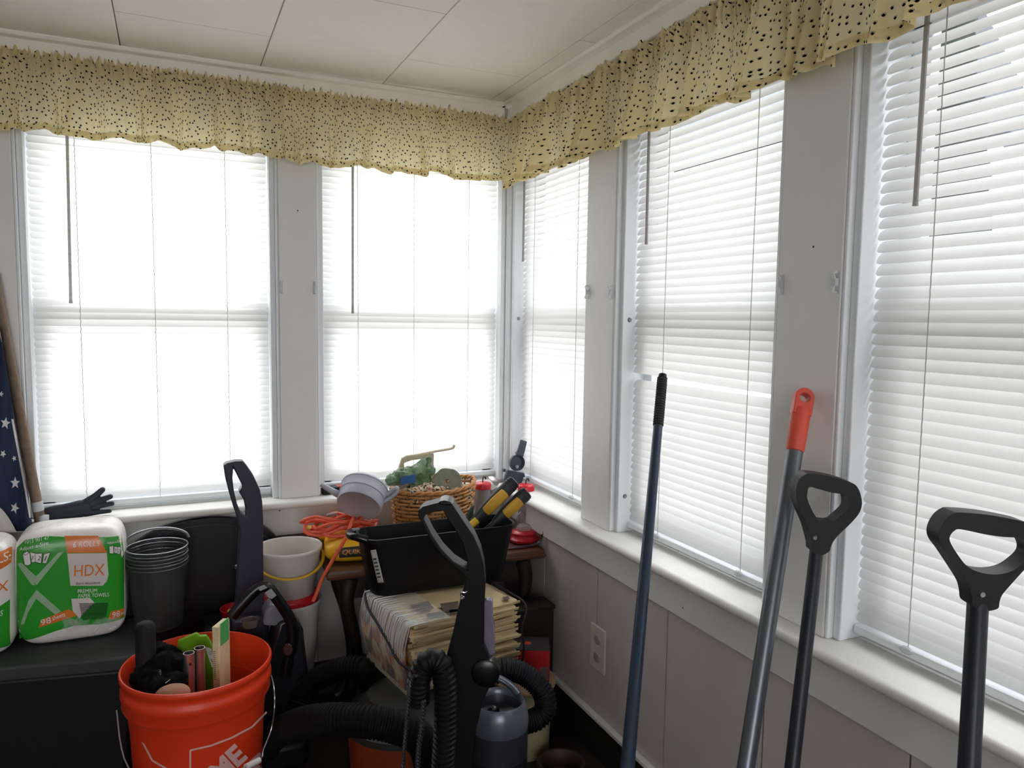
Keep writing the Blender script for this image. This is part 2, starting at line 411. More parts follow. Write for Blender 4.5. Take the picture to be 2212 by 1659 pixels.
blind(RW, *W4, -27, [sr(1433), sr(1619)], wand_r(1402, 290, 1396, 528), 'white mini blind with a broken gap above the leaning black pole', gap=(19, .011))
blind(RW, *W5, -28, [sr(2003), C1+.45], wand_r(2003, 40, 1977, 445), 'grey shaded mini blind in the rightmost window behind the shovel handles')
# little clear cleats screwed to the posts
CLEAT = mat('clear_cleat_plastic', '#e6e8ea', .15, trans=.55)
def cleat(pos, nrm, label):
    ex = EX if abs(nrm.y) > .5 else EY
    r = thing('cord_cleat', pos, label, 'cleat', 'clear cord cleats on the window posts')
    MB().box(pos+nrm*.002, (.008, .003, .034), ex, nrm.cross(ex), EZ).box(pos+nrm*.006, (.006, .008, .012), ex, nrm, EZ).build('cleat_base', CLEAT, r, bevel=.001)
    MB().tube(catmull([pos+EZ*.016+nrm*.004, pos+EZ*.014+nrm*.012, pos+EZ*.005+nrm*.009, pos-EZ*.005+nrm*.009, pos-EZ*.014+nrm*.012, pos-EZ*.016+nrm*.004], 5), .0018, 6).build('cleat_hook', CLEAT, r)
for px, py, w, lb in ((607, 620, 'b', 'small clear cord cleat on the left edge of the back wall post'), (679, 622, 'b', 'small clear cord cleat on the right edge of the back wall post'),
        (1273, 631, 'r', 'small clear cord cleat on the left edge of the narrow post near the corner'), (1324, 631, 'r', 'small clear cord cleat on the right edge of the narrow post near the corner'),
        (1692, 615, 'r', 'small clear cord cleat on the left edge of the wide right wall post'), (1811, 610, 'r', 'small clear cord cleat on the right edge of the wide right wall post')):
    cleat(YP(px, py, -.006) if w == 'b' else XP(px, py, X0-.006), -EY if w == 'b' else -EX, lb)
BLKH = mat('dark_hole', '#0a0a0a', .9)
# wall outlet
oc = XP(1294, 1400, X0)
ot = thing('wall_outlet', oc-EZ*.04, 'white duplex wall outlet on the panelling under the right wall windows', 'outlet')
MB().box(oc-EX*.003, (.006, .07, .115)).build('cover_plate', mat('ivory_plate', '#cfc8c0', .4), ot, bevel=.002)
for dz in (.024, -.024):
    MB().lathe([(0, .002), (.014, .002), (.0165, 0)], oc-EX*.006+EZ*dz, 20, EY, EZ, -EX, sy=.85).build('receptacle', mat('ivory_socket', '#a89a92', .5), ot)
for px, py, w in ((1757, 533, 'r'), (1690, 1432, 'r'), (643, 455, 'b'), (604, 1103, 'a'), (1475, 1313, 'ar')):
    c = YP(px, py, -.0062 if w == 'b' else -.0132) if w in 'ba' else XP(px, py, X0-(.0062 if w == 'r' else .0132))
    MB().ball(c, (.0018, .0006, .0022) if w in 'ba' else (.0006, .0018, .0022), 8).build('nail_hole', BLKH, bpy.data.objects[{'r': 'trim_4', 'b': 'trim_1', 'a': 'trim_6', 'ar': 'trim_7'}[w]])
# ------------------------------------------------------------------ valances
def clothmat():
    m = bpy.data.materials.new('bee_print_cotton'); m.use_nodes = True; t = m.node_tree; t.nodes.clear(); N = t.nodes.new; L = t.links.new
    o = N('ShaderNodeOutputMaterial'); tc = N('ShaderNodeUVMap')
    def vor(off):
        mp = N('ShaderNodeMapping'); mp.inputs['Scale'].default_value = (64, 64, 1); mp.inputs['Location'].default_value = (*off, 0); L(tc.outputs[0], mp.inputs[0])
        v = N('ShaderNodeTexVoronoi'); v.voronoi_dimensions = '2D'; v.inputs['Scale'].default_value = 1; v.inputs['Randomness'].default_value = .85; L(mp.outputs[0], v.inputs['Vector'])
        return v.outputs['Distance']
    def lt(s, x):
        n = N('ShaderNodeMath'); n.operation = 'LESS_THAN'; L(s, n.inputs[0]); n.inputs[1].default_value = x; return n.outputs[0]
    base = N('ShaderNodeTexNoise'); base.inputs['Scale'].default_value = 6; L(tc.outputs[0], base.inputs[0])
    cr = N('ShaderNodeValToRGB'); cr.color_ramp.elements[0].color = lin('#efe2b4'); cr.color_ramp.elements[1].color = lin('#f6ecc8'); L(base.outputs[0], cr.inputs[0])
    def mix(f, a, col):
        x = N('ShaderNodeMix'); x.data_type = 'RGBA'; L(f, x.inputs[0]); L(a, x.inputs[6]); x.inputs[7].default_value = lin(col); return x.outputs[2]
    c = cr.outputs[0]
    for off in ((.08, .07), (-.07, .09)): c = mix(lt(vor(off), .125), c, '#3a2f1c'); c = mix(lt(vor(off), .095), c, '#efe6c4')
    c = mix(lt(vor((0, 0)), .14), c, '#080707')
    d = N('ShaderNodeBsdfPrincipled'); d.inputs['Roughness'].default_value = .9; d.inputs['Specular IOR Level'].default_value = .1; L(c, d.inputs[0])
    tr = N('ShaderNodeBsdfTranslucent'); L(c, tr.inputs[0]); x = N('ShaderNodeMixShader'); x.inputs[0].default_value = .5
    L(d.outputs[0], x.inputs[1]); L(tr.outputs[0], x.inputs[2]); L(x.outputs[0], o.inputs[0]); return m
CLOTH = clothmat()
def valance(W, s0, s1, zt, zb, label, seed, dist=.036, amp=1):
    rnd = random.Random(seed); ln = s1-s0; full = 1.75*amp**.5
    root = thing('window_valance', W((s0+s1)/2, -dist, zb), label, 'valance', 'bee print valances over the windows')
    comps = [(l, rnd.uniform(0, 6.28), a) for l, a in ((.043, .35), (.061, .5), (.088, .8), (.131, .7), (.021, .2))]
    hi = [(l, rnd.uniform(0, 6.28), a) for l, a in ((.0105, .8), (.0163, .9), (.0247, .7), (.0075, .4))]
    lo = [(.11, rnd.uniform(0, 6.28), .003), (.21, rnd.uniform(0, 6.28), .004), (.055, rnd.uniform(0, 6.28), .002)]
    nu = int(ln/.0022); NV = 30; H = zt-zb
    sg = lambda S, cs: sum(a*sin(2*pi*S/l+p) for l, p, a in cs)
    def pt(u, v, inset=0):
        S = s0+ln*u; A = sg(S, comps); Hh = sg(S+.004*sin(v*9), hi)
        g = math.exp(-((v-.15)/.10)**2)                          # gathered rod pocket
        drop = max(0, (v-.2)/.8)
        tap = min(1, (.02+ln*min(u, 1-u))/.07); d = dist + (.005+.015*drop**1.1)*(A*.8+.35*abs(A))*amp*tap + .006*drop
        d += Hh*(.0048*g + (.0062 if v < .1 else .0004*(1-drop)))
        if v < .12: d -= .010*(1-v/.12)
        z = zt - H*v
        if v < .14: z += .007*(1-v/.14)*sg(S*1.13+.1, hi)*.7
        z += -drop**2*sum(a*sin(2*pi*S/l+p) for l, p, a in lo) - .006*drop*A
        ds = .009*drop*cos(2*pi*S/.088+comps[2][1]) + .0022*g*Hh
        return W(S+ds, -max(.013, d)+inset, z)
    mb = MB().grid(lambda u, v: pt(u, v), nu, NV); mb.uv = [(s0+ln*full*(i % (nu+1))/nu+seed*.37, H*1.1*(i//(nu+1))/NV) for i in range(len(mb.v))]
    mb.build('cloth', CLOTH, root, ang=180)
    hb = MB().grid(lambda u, v: pt(u, .915+.088*v, -.0012), nu, 3); hb.uv = [(s0+ln*full*(i % (nu+1))/nu+seed*.37+.11, H*1.1*(.9+.09*(i//(nu+1))/3)) for i in range(len(hb.v))]
    hb.build('hem', CLOTH, root, ang=180)
valance(BW, .656, 1.62, 1.812, 1.618, 'cream bee print valance over the left back window, running out of frame', 1, dist=.027)
valance(BW, .006, .668, 1.803, 1.602, 'cream bee print valance over the back window that meets the corner', 2, dist=.05)
valance(RW, .078, 1.30, 1.788, 1.588, 'cream bee print valance along the right wall from the corner to the wide post', 3, dist=.034, amp=1.35)
valance(RW, 1.292, 2.02, 1.788, 1.588, 'cream bee print valance over the rightmost window', 4, dist=.056, amp=1.3)
# ------------------------------------------------------------------ materials for the clutter
BLK = mat('black_plastic', '#09090b', .42, var=.15, bump=.05, spec=.3)
BLKG = mat('glossy_black_plastic', '#0b0b0e', .25, var=.15)
NAVY = mat('dark_slate_plastic', '#2a2c3a', .38, var=.12, bump=.04)
RUB = mat('black_rubber', '#0d0d0f', .75, var=.2, bump=.2, bscale=300)
ORANGE = mat('orange_bucket_plastic', '#e8401c', .38, var=.06, scale=12)
ORANGP = mat('pale_bucket_print', '#e6b9b4', .5, var=.12)
WHITEP = mat('white_pail_plastic', '#e9e7e2', .4, var=.04, sheer=.25)
WIRE = mat('steel_wire', '#b9bcc0', .3, 1)
GREYC = mat('grey_can_plastic', '#a9aab4', .45, var=.05)
REDP = mat('red_feeder_plastic', '#c01c2a', .3, var=.1)
CLEARP = mat('clear_feeder_plastic', '#c9c6c6', .1, var=.05, trans=.62)
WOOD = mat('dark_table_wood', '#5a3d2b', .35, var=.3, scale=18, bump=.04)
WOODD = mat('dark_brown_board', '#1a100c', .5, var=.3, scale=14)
SILV = mat('silver_grey_plastic', '#4a4e57', .3, metal=.35, var=.06)
NEWS = mat('yellowed_newsprint', '#c9b48c', .85, var=.16, scale=40, bump=.15)
YELB = mat('yellow_bag_plastic', '#e8b21e', .4, var=.1, bump=.25, bscale=40)
CORDO = mat('orange_cord', '#dd5a3a', .5, var=.1)
POLEB = mat('blue_black_pole', '#2c3a4c', .35, metal=.3, var=.1)
POLEG = mat('grey_metal_pole', '#6a7076', .35, metal=.75, var=.12)
def rounded(w, d, r, n=6):
    o = []
    for cx, cy, a0 in ((w/2-r, d/2-r, 0), (-w/2+r, d/2-r, 90), (-w/2+r, -d/2+r, 180), (w/2-r, -d/2+r, 270)):
        for k in range(n+1):
            a = RAD(a0+90*k/n); o.append((cx+r*cos(a), cy+r*sin(a)))
    return o
def loft(mb, rings, cap0=True, cap1=True):
    n = len(rings[0]); mb.add([p for r in rings for p in r], [(i*n+j, i*n+(j+1) % n, (i+1)*n+(j+1) % n, (i+1)*n+j) for i in range(len(rings)-1) for j in range(n)]
        + ([tuple(reversed(range(n)))] if cap0 else []) + ([tuple(range((len(rings)-1)*n, len(rings)*n))] if cap1 else [])); return mb
# ------------------------------------------------------------------ long-handled tools by the right wall
a, b = XP(1431, 815, X0+.004), XP(1355, 1659, -.26); u = (b-a).normalized(); bot = a+u*((FZ-a.z)/u.z)
t = thing('long_pole', bot, 'slim black pole with a knurled grip poking into the gap in the blind', 'pole')
MB().tube([a+u*.11, b, bot], [.0098, .0125, .0135], 16).build('shaft', POLEB, t)
gp = [a+u*(.003*k) for k in range(42)]; MB().tube(gp, [.0105+.0012*(k % 2) if 0 < k < 41 else .006 for k in range(42)], 14).build('grip', RUB, t)
MB().tube([a-u*.006, a+u*.002], .009, 12).build('end_cap', BLK, t)
a, b = XP(1737, 845, X0-.024), XP(1611, 1659, -.2); u = (b-a).normalized(); bot = a+u*((FZ-a.z)/u.z)
t = thing('broom_pole', bot, 'grey metal pole with an orange hang-up grip leaning on the wide white post', 'pole')
MB().tube([a+u*.1, bot], .0128, 18).build('shaft', POLEG, t)
OG = mat('orange_grip_plastic', '#d8503a', .45, var=.06)
g = MB().tube([a+u*.030, a+u*.036, a+u*.10, a+u*.104], [.0145, .0158, .0150, .0135], 20)
w_ = (RH - u*RH.dot(u)).normalized(); n_ = w_.cross(u)
ring = [(.0155*cos(RAD(k)), .0155*sin(RAD(k))) for k in range(0, 181, 15)]+[(-.0152, -.03), (.0152, -.03)]
g.plate(ring, [[(.0085*cos(RAD(k)), .0075*sin(RAD(k))-.001) for k in range(0, 360, 20)]], .02, n_, lambda x, y: a+u*.012+w_*x-u*y)
g.build('grip', OG, t, bevel=.0015)
def dtool(outer, hole, x_c, pc, sh_top, sh_bot, xb, wpx, rivet, label):
    tt = (XP(*pc, x_c)-CAM).dot(FH)
    fn = lambda px, py: P(px, py, tt)
    top = fn(*sh_top); low = XP(*sh_bot, xb); u = (low-top).normalized(); bot = top+u*((FZ-top.z)/u.z)
    r = thing('d_handle_shovel', bot, label, 'shovel', 'black shovels with D-shaped handles')
    w = wpx*tt/FPX/2
    MB().tube([top-u*.03, bot], [w*.95, w*1.02], 20).build('shaft', mat('black_coated_shaft', '#1b2028', .4, metal=.2, var=.1), r)
    lp = lambda pts: [(q.x, q.y) for q in catmull([V((*p, 0)) for p in pts], 4, True)]
    D = MB().plate(lp(outer), [lp(hole)], .026, FH, fn).build('d_grip', mat('black_handle_plastic', '#0b0c0f', .55, var=.1, bump=.08, bscale=400), r, bevel=.008)
    c = fn(*rivet); MB().lathe([(0, .003), (.003, .003), (.0042, 0)], c-FH*.0125, 14, RH, EZ, -FH).build('rivet', STEEL, D)
dtool([(1720,1031),(1731,1022),(1745,1019),(1790,1026),(1832,1039),(1846,1052),(1853,1075),(1852,1093),(1844,1109),(1826,1129),(1803,1151),(1792,1165),(1787,1176),(1783,1186),(1766,1194),(1749,1187),(1747,1172),(1736,1132),(1717,1088),(1713,1067),(1714,1046)],
      [(1742,1048),(1737,1060),(1737,1073),(1745,1094),(1757,1114),(1766,1121),(1789,1123),(1800,1116),(1821,1097),(1825,1085),(1823,1071),(1815,1064),(1790,1060),(1762,1053)],
      -.062, (1785, 1110), (1765, 1180), (1711, 1659), -.17, 31, (1752, 1156), 'black D-handled shovel standing against the wide white post')
dtool([(2014,1150),(2019,1132),(2030,1115),(2045,1104),(2060,1101),(2120,1106),(2180,1117),(2208,1125),(2223,1140),(2230,1165),(2226,1190),(2212,1206),(2185,1236),(2160,1264),(2149,1278),(2144,1292),(2140,1306),(2113,1311),(2089,1302),(2085,1282),(2079,1260),(2058,1226),(2034,1190),(2018,1168)],
      [(2062,1137),(2048,1140),(2038,1153),(2041,1168),(2058,1195),(2075,1215),(2100,1228),(2135,1233),(2170,1226),(2200,1205),(2211,1190),(2210,1175),(2200,1160),(2185,1155),(2150,1153),(2110,1147)],
      -.085, (2120, 1190), (2113, 1290), (2093, 1659), -.14, 45, (2106, 1275), 'black D-handled shovel nearest the camera in front of the rightmost blind')
# ------------------------------------------------------------------ dark table in the corner
TT = .53
FL = ZP(705, 1238, TT); FR = V((X0-.016, -.328, TT)); BR = V((X0-.016, -.02, TT)); BL = V((FL.x+.02, -.02, TT))
t = thing('side_table', V(((FL.x+FR.x)/2, -.16, FZ)), 'dark brown wooden table in the corner under the basket and the yellow bag', 'table')
mb = MB(); cen = (FL+FR+BR+BL)/4
def inset(d, z): return [p+(cen-p).normalized()*d+EZ*z for p in (FL, FR, BR, BL)]
loft(mb, [inset(.012, -.024), inset(.002, -.02), inset(0, -.014), inset(.004, -.011), inset(.005, -.004), inset(.010, 0)]).build('table_top', WOOD, t, ang=25)
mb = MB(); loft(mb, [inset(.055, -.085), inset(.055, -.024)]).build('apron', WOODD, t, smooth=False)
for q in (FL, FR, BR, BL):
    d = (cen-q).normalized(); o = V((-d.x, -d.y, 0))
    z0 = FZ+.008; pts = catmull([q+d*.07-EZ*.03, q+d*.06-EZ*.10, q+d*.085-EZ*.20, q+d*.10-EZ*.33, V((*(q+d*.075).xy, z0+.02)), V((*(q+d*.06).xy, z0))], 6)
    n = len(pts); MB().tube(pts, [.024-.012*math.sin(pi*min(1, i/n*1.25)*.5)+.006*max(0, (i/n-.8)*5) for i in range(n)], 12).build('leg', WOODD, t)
# dark wooden box by the right wall
c0 = V((-.20, -.405, FZ)); c1 = V((X0-.03, -.335, .40))
t = thing('wooden_box', V((-.1, -.39, FZ)), 'dark brown wooden box standing behind the red box beside the right wall', 'box')
MB().bb(c0, c1-EZ*.012).build('box_body', WOODD, t, bevel=.002); MB().bb((c0.x-.003, c0.y-.004, c1.z-.0118), (c1.x+.004, c1.y, c1.z)).build('box_lid', WOODD, t, bevel=.003)
# ------------------------------------------------------------------ black storage tote
TO = .41
A = ZP(0, 1443, TO); B = ZP(300, 1417, TO); ex = (B-A).normalized(); ey = V((-ex.y, ex.x, 0))
dep = .265; cx = B-ex*.40+ey*(dep/2)
t = thing('storage_tote', V((cx.x, cx.y, FZ)), 'black storage tote with a flat grey-black lid under the paper towels', 'tote')
TOTE = mat('tote_plastic', '#0a0b0b', .55, var=.12, bump=.12, bscale=120)
LID = mat('tote_lid_plastic', '#333637', .6, var=.12, bump=.12, bscale=120)
def tq(o, z):       # plan of the tote, front edge a little askew, back edge along the wall
    f0, f1 = B-ex*.80, B; return [V((f0.x+o, f0.y+o, z)), V((f1.x-o, f1.y+o, z)), V((f1.x+.03-o, -.088-o, z)), V((f0.x+.03+o, -.088-o, z))]
loft(MB(), [tq(0, TO-.034), tq(0, TO)]).build('lid', LID, t, bevel=.006)
loft(MB(), [tq(.04, FZ), tq(.014, TO-.035)]).build('bin', TOTE, t, bevel=.008)
MB().box(B+ey*.12+V((.004, 0, -.05)), (.008, .07, .04), ex, ey).build('latch', TOTE, t, bevel=.003)
# ------------------------------------------------------------------ paper towels in clear film
FILM = mat('white_paper_under_film', '#f2eeea', .22, var=.05, bump=.8, bscale=26)
GRN = mat('green_pack_print', '#2fa02e', .25, var=.12, scale=10, bump=.35, bscale=26)
ORP = mat('orange_pack_print', '#e27a2c', .25, var=.08, bump=.3, bscale=26)
PGREY = mat('pale_green_pack_print', '#9fc09a', .3, var=.12, bump=.3, bscale=26)
PWHITE = mat('white_pack_print', '#f0efec', .3, var=.04); PBLK = mat('black_pack_print', '#161814', .3); PDG = mat('dark_green_pack_print', '#173a1c', .3)
PRP = mat('grey_panel_print', '#dcd6d0', .25, var=.05, bump=.3, bscale=26)
yf = -.213; x0 = YP(28, 1270, yf).x; x1 = YP(270, 1270, yf).x; zt = YP(150, 1138, -.155).z+.006
pc = V(((x0+x1)/2, -.137, (TO+zt)/2+.001)); pr_ = ((x1-x0)/2+.002, .076, (zt-TO)/2)
EE = .36; NN = 2/EE
t = thing('paper_towel_pack', V((x0, pc.y, TO)), 'film-wrapped six-roll paper towel pack with green and orange print, on the tote', 'paper towels')
mb = MB().ball(pc, pr_, 56, e=EE); pc2 = pc-EX*(x1-x0+.0)-EZ*.006-EY*.022; mb.ball(pc2, (pr_[0], pr_[1]*.97, pr_[2]*.97), 48, e=EE)
mb.build('rolls', FILM, t, ang=180)
def PK(off=.0012, c=None, r=None):
    c = c or pc; r = r or pr_
    def fn(px, py):
        q = YP(px, py, yf+.006); X = min(.985, abs((q.x-c.x)/r[0])); Z = min(.985, abs((q.z-c.z)/r[2])); k = min(.985, X**NN+Z**NN)
        return V((c.x+math.copysign(X, q.x-c.x)*r[0], c.y-r[1]*(1-k)**(1/NN)-off, c.z+math.copysign(Z, q.z-c.z)*r[2]))
    return fn
def pk(name, m, polys, off, ml=9, fn=None):
    for p in polys: mb = MB(); poly(mb, p, (fn or PK)(off), ml); mb.build(name, m, t, ang=180)
def pkt(m, off, body, q, sh=0, fn=None):
    mb = MB(); textq(mb, body, q, (fn or PK)(off), sh); mb.build('lettering', m, t, smooth=False)
pk('green_print', GRN, [[(34,1186),(53,1168),(100,1159),(140,1160),(262,1160),(267,1200),(268,1338),(215,1347),(160,1350),(120,1362),(70,1381),(36,1392),(34,1300)]], .0010)
pk('pale_cross', PGREY, [[(37,1219),(47,1215),(78,1262),(70,1262)], [(38,1218),(47,1215),(79,1243),(80,1262)], [(79,1243),(127,1192),(138,1190),(80,1262)], [(80,1272),(133,1318),(120,1325),(79,1291)], [(80,1272),(79,1291),(61,1322),(52,1348),(44,1350),(62,1296)]], .0016)
pk('orange_band', ORP, [[(139,1158),(212,1157),(232,1192),(146,1193)], [(84,1354),(92,1336),(150,1313),(168,1327)], [(234,1337),(240,1319),(267,1316),(268,1335)]], .0016)
pk('white_panel', PRP, [[(146,1194),(231,1193),(235,1240),(231,1254),(222,1263),(153,1263)], [(155,1291),(195,1289),(205,1300),(172,1301),(172,1334),(158,1318)]], .0016)
for a in (('6 ROLLS', [(158,1181),(215,1178),(159,1169)]), ('98', [(90,1349),(112,1342),(88,1337)]), ('sheets', [(115,1338),(142,1328),(113,1329)]), ('98', [(243,1333),(259,1331),(243,1321)]), ('sheets', [(261,1330),(267,1329),(261,1322)]),
          ('PREMIUM', [(169,1279),(211,1277),(168,1271)], .1), ('PAPER TOWELS', [(170,1289),(236,1286),(170,1281)], .1), ('1013 901 47', [(54,1175),(106,1165),(53,1168)]), ('Adjust-a-Size', [(42,1193),(106,1177),(40,1184)], .15), ('Adjust-a-Size', [(232,1176),(262,1174),(231,1169)], .1)):
    pkt(PWHITE, .0024, *a)
for nm, polys, lns, nums, w in (('roll_picture', ([(49,1196),(58,1190),(65,1192),(68,1216),(62,1220),(54,1219)], [(66,1191),(80,1194),(92,1193),(90,1215),(79,1212),(70,1213)], [(96,1195),(110,1191),(101,1215),(93,1214)]),
          ([(49,1196),(54,1219),(62,1220),(68,1216),(65,1192),(58,1190),(49,1196),(56,1198),(65,1192)], [(66,1191),(80,1194),(92,1193),(90,1215),(79,1212),(70,1213)], [(96,1195),(110,1191),(101,1215),(93,1214),(96,1195)], [(77,1194),(77,1212)]),
          (('3', [(69,1207),(73,1207),(69,1199)]), ('2', [(82,1208),(88,1208),(83,1199)]), ('1', [(96,1209),(101,1209),(98,1199)])), 1.0),
        ('roll_picture', ([(236,1179),(245,1178),(246,1195),(237,1194)], [(247,1180),(261,1183),(259,1198),(247,1193)]), ([(236,1179),(245,1178),(246,1195),(237,1194),(236,1179)], [(247,1180),(261,1183),(259,1198),(247,1193)], [(254,1181),(253,1195)]), (('3', [(248,1191),(251,1191),(248,1184)]), ('2', [(255,1193),(258,1193),(255,1186)])), .8)):
    mb = MB()
    for p in polys: poly(mb, p, PK(.0021), 9)
    ro = mb.build(nm, PWHITE, t, smooth=False); mb = MB()
    for ln in lns:
        for q in stroke(ln, w): poly(mb, q, PK(.0028), 9)
    for bd, q in nums: textq(mb, bd, q, PK(.0028), .15)
    mb.build('picture_outline', PBLK, ro, smooth=False)
pkt(PBLK, .0026, 'Extra Absorbent', [(165,1261),(217,1259),(165,1255)], .25)
mb = MB()
for k in range(13):
    y = 1301+k*2.75; poly(mb, [(172+k*.5, y), (234-k*.4, y-.8), (234-k*.4, y+.6), (172+k*.5, y+1.3)], PK(.0026), 9)
mb.build('barcode_lines', PBLK, t, smooth=False)
pkt(ORP, .0024, 'HDX', [(161,1243),(226,1240),(162,1219)])
# the neighbouring bulge of the same pack, mostly out of frame
F4 = lambda off: PK(off, pc2, (pr_[0], pr_[1]*.97, pr_[2]*.97))
pk('green_print', GRN, [[(-60,1310),(0,1304),(24,1290),(24,1392),(-60,1398)]], .001, 9, F4); pk('orange_band', ORP, [[(-70,1190),(0,1188),(24,1184),(25,1214),(0,1226),(-70,1230)]], .0014, 9, F4)
pkt(PWHITE, .0022, 'ROLLS', [(-40,1220),(20,1207),(-41,1202)], 0, F4); pkt(PWHITE, .0022, 'ES', [(-2,1324),(11,1321),(-2,1313)], .15, F4); pkt(ORP, .0022, 'HDX', [(-48,1278),(21,1270),(-47,1256)], 0, F4)
# loose film gathered at the lower edge
fl = mat('clear_film', '#f2f4f4', .08, trans=.86, bump=.6, bscale=60)
mb = MB(); rnd = random.Random(3)
for k in range(7):
    a = PK(.004)(150+k*17, 1335+rnd.uniform(-6, 6)); d = V((rnd.uniform(-.02, .03), -rnd.uniform(.006, .014), -rnd.uniform(.012, .022)))
    mb.grid(lambda u, v: a+EX*(.03*(u-.5))+d*v+EY*(.004*sin(u*9+k)*v)+EZ*(.006*sin(u*5+k)), 10, 6)
mb.build('film_wrap', fl, t, ang=180)
# ------------------------------------------------------------------ flag on its pole
a, b = YP(87, 1127, -.028), YP(4, 690, -.028); u = (b-a).normalized(); a = a+u*((SZ-a.z)/u.z)
t = thing('flag_on_pole', a, 'furled stars flag on a weathered wooden pole standing on the left end of the sill', 'flag')
PW = mat('weathered_flag_pole', '#7d6a58', .7, var=.4, scale=60, bump=.2)
MB().tube([a+u*.001, a+u*.62], [.0125, .0115], 14).build('pole', PW, t)
def FLG(px, py):
    v = (py-700)/460; w = px/70
    return YP(px, py, -.066-.009*sin(w*6.5+v*2.2)-.003*sin(w*13+1+v*3))
edge = lambda py: 2+(py-725)*.166
mb = MB().grid(lambda i, j: FLG(-80+i*(edge(705+j*442)+80), 705+j*442), 44, 24)
fo = mb.build('flag_cloth', mat('navy_flag_cloth', '#22304c', .8, var=.15, scale=40, sheer=.12), t, ang=180, solid=.0012)
mb = MB()
for cx_, cy_, r_, a0 in ((12, 914, 14, 10), (33, 1043, 14, 0), (32, 1097, 13, 20), (7, 980, 9, 30), (31, 990, 7, 50), (3, 851, 7, 15), (-14, 1030, 13, 0), (-25, 900, 13, 5), (-30, 980, 13, 12)):
    pts = [(cx_+(r_ if k % 2 == 0 else r_*.42)*sin(RAD(a0+36*k))*.8, cy_-(r_ if k % 2 == 0 else r_*.42)*cos(RAD(a0+36*k))) for k in range(10)]
    decal(mb, [(cx_, cy_)]+pts, [(0, k+1, (k+1) % 10+1) for k in range(10)], lambda x, y: FLG(x, y)-EY*.0018, 5)
mb.build('star', mat('white_star_cloth', '#d9dadc', .8), fo, ang=180)['kind'] = 'stuff'
mb = MB()
for q in stroke([(27, 905), (42, 985), (56, 1060), (66, 1118)], 5)+stroke([(0, 706), (8, 738)], 9): poly(mb, q, lambda x, y: FLG(min(x, edge(y)), y)-EY*.0016, 8)
mb.build('heading_band', mat('white_canvas', '#d6d2cc', .8), fo, ang=180)
MB().grid(lambda i, j: YP(-30+i*66*(.3+.7*j**.6), 1092+j*58, -.084-.005*sin(i*5)-.003*sin(j*7)), 14, 12).build('white_stripe', mat('white_flag_cloth', '#cfcac5', .8, sheer=.1), t, ang=180, solid=.001)
MB().tube([a+u*.028, a+u*.052], .0135, 14).build('tape_band', mat('clear_tape', '#c4c8c8', .3), t)
MB().grid(lambda i, j: YP(84+i*22, 1116-i*4+j*14-2*sin(i*3), -.045-.004*sin(i*4)), 8, 4).build('tape_tail', mat('clear_tape', '#c4c8c8', .3), t, solid=.0006)
# ------------------------------------------------------------------ black glove on the sill
px_ = 1.86/FPX
mb = MB(); G = lambda x, y, d=0: YP(x, y, -.014+d)
def limb(pts, rs, flat=.7, d=0): mb.tube(catmull([G(x, y, d) for x, y in pts], 6), [q for q in [px_*r for r in sum([[rs[i]+(rs[i+1]-rs[i])*k/6 for k in range(6)] for i in range(len(rs)-1)], [])+[rs[-1]]]], 14, flat=flat, up=EY)
limb([(92,1108),(115,1105),(145,1103),(175,1097),(196,1093)], [9, 13, 17, 18, 14])
limb([(106,1117),(150,1113),(195,1106)], [8, 9, 8], d=-.006)
limb([(182,1090),(205,1072),(221,1058)], [12, 7.5, 6.5]); limb([(190,1095),(216,1081),(238,1073)], [10, 6.8, 6.2])
limb([(192,1100),(220,1092),(242,1088)], [9, 5.8, 5.4]); limb([(185,1108),(215,1106),(237,1104)], [9, 5.5, 4.4], d=-.006)
mb.ball(G(221, 1058), px_*6.5, 12).ball(G(238, 1073), px_*6.2, 12).ball(G(242, 1088), px_*5.4, 12).ball(G(237, 1104, -.006), px_*4.6, 12)
g = mb.build('work_glove', mat('blue_black_rubber', '#1b222d', .6, var=.2, bump=.2, bscale=300), fuse=.0015, fsm=4)
tag(g, 'black rubber work glove lying on the left window sill, fingers to the right', 'glove')
# small black and red cutter on the sill
c = YP(712, 1066, .01); c.z = SZ
t = thing('hand_tool', c, 'small black tool with a red sleeve on the sill behind the watering can spout', 'tool')
MB().box(c+EZ*.011, (.05, .03, .02), V((.97, .24, 0)), V((-.24, .97, 0))).build('tool_body', BLK, t, bevel=.003)
MB().tube([c+V((.02, .012, .012)), c+V((.075, .022, .012))], .009, 12).build('red_sleeve', REDP, t)
# ------------------------------------------------------------------ dark chair back against the wall
Y0 = -.045; Q = lambda x, y: YP(x, y, Y0)
out = [(252,1400),(250,1330),(254,1235),(275,1187),(330,1147),(400,1125),(470,1117),(535,1123),(580,1142),(606,1177),(616,1240),(614,1330),(604,1400)]
sm = lambda pts, n=4: [(q.x, q.y) for q in catmull([V((*p, 0)) for p in pts], n, True)]
bc = Q(433, 1300)
t = thing('chair_back', V((bc.x, Y0, FZ)), 'dark slate rounded chair back against the wall behind the mesh baskets', 'chair')
VIN = mat('dark_slate_vinyl', '#0f1216', .4, var=.1, bump=.06)
MB().plate(sm(out), [], .022, EY, Q).build('back_shell', VIN, t, bevel=.009)
sc_ = lambda k, pts: [(433+(x-433)*k, 1275+(y-1275)*k) for x, y in pts]
MB().plate(sm(sc_(.93, out)), [], .02, EY, lambda x, y: Q(x, y)-EY*.012).build('cushion', VIN, t, bevel=.009)
for x in (330, 540):
    q = Q(x, 1390); MB().tube([q+EZ*.02, V((q.x, q.y, FZ))], .011, 12).build('leg', BLK, t)
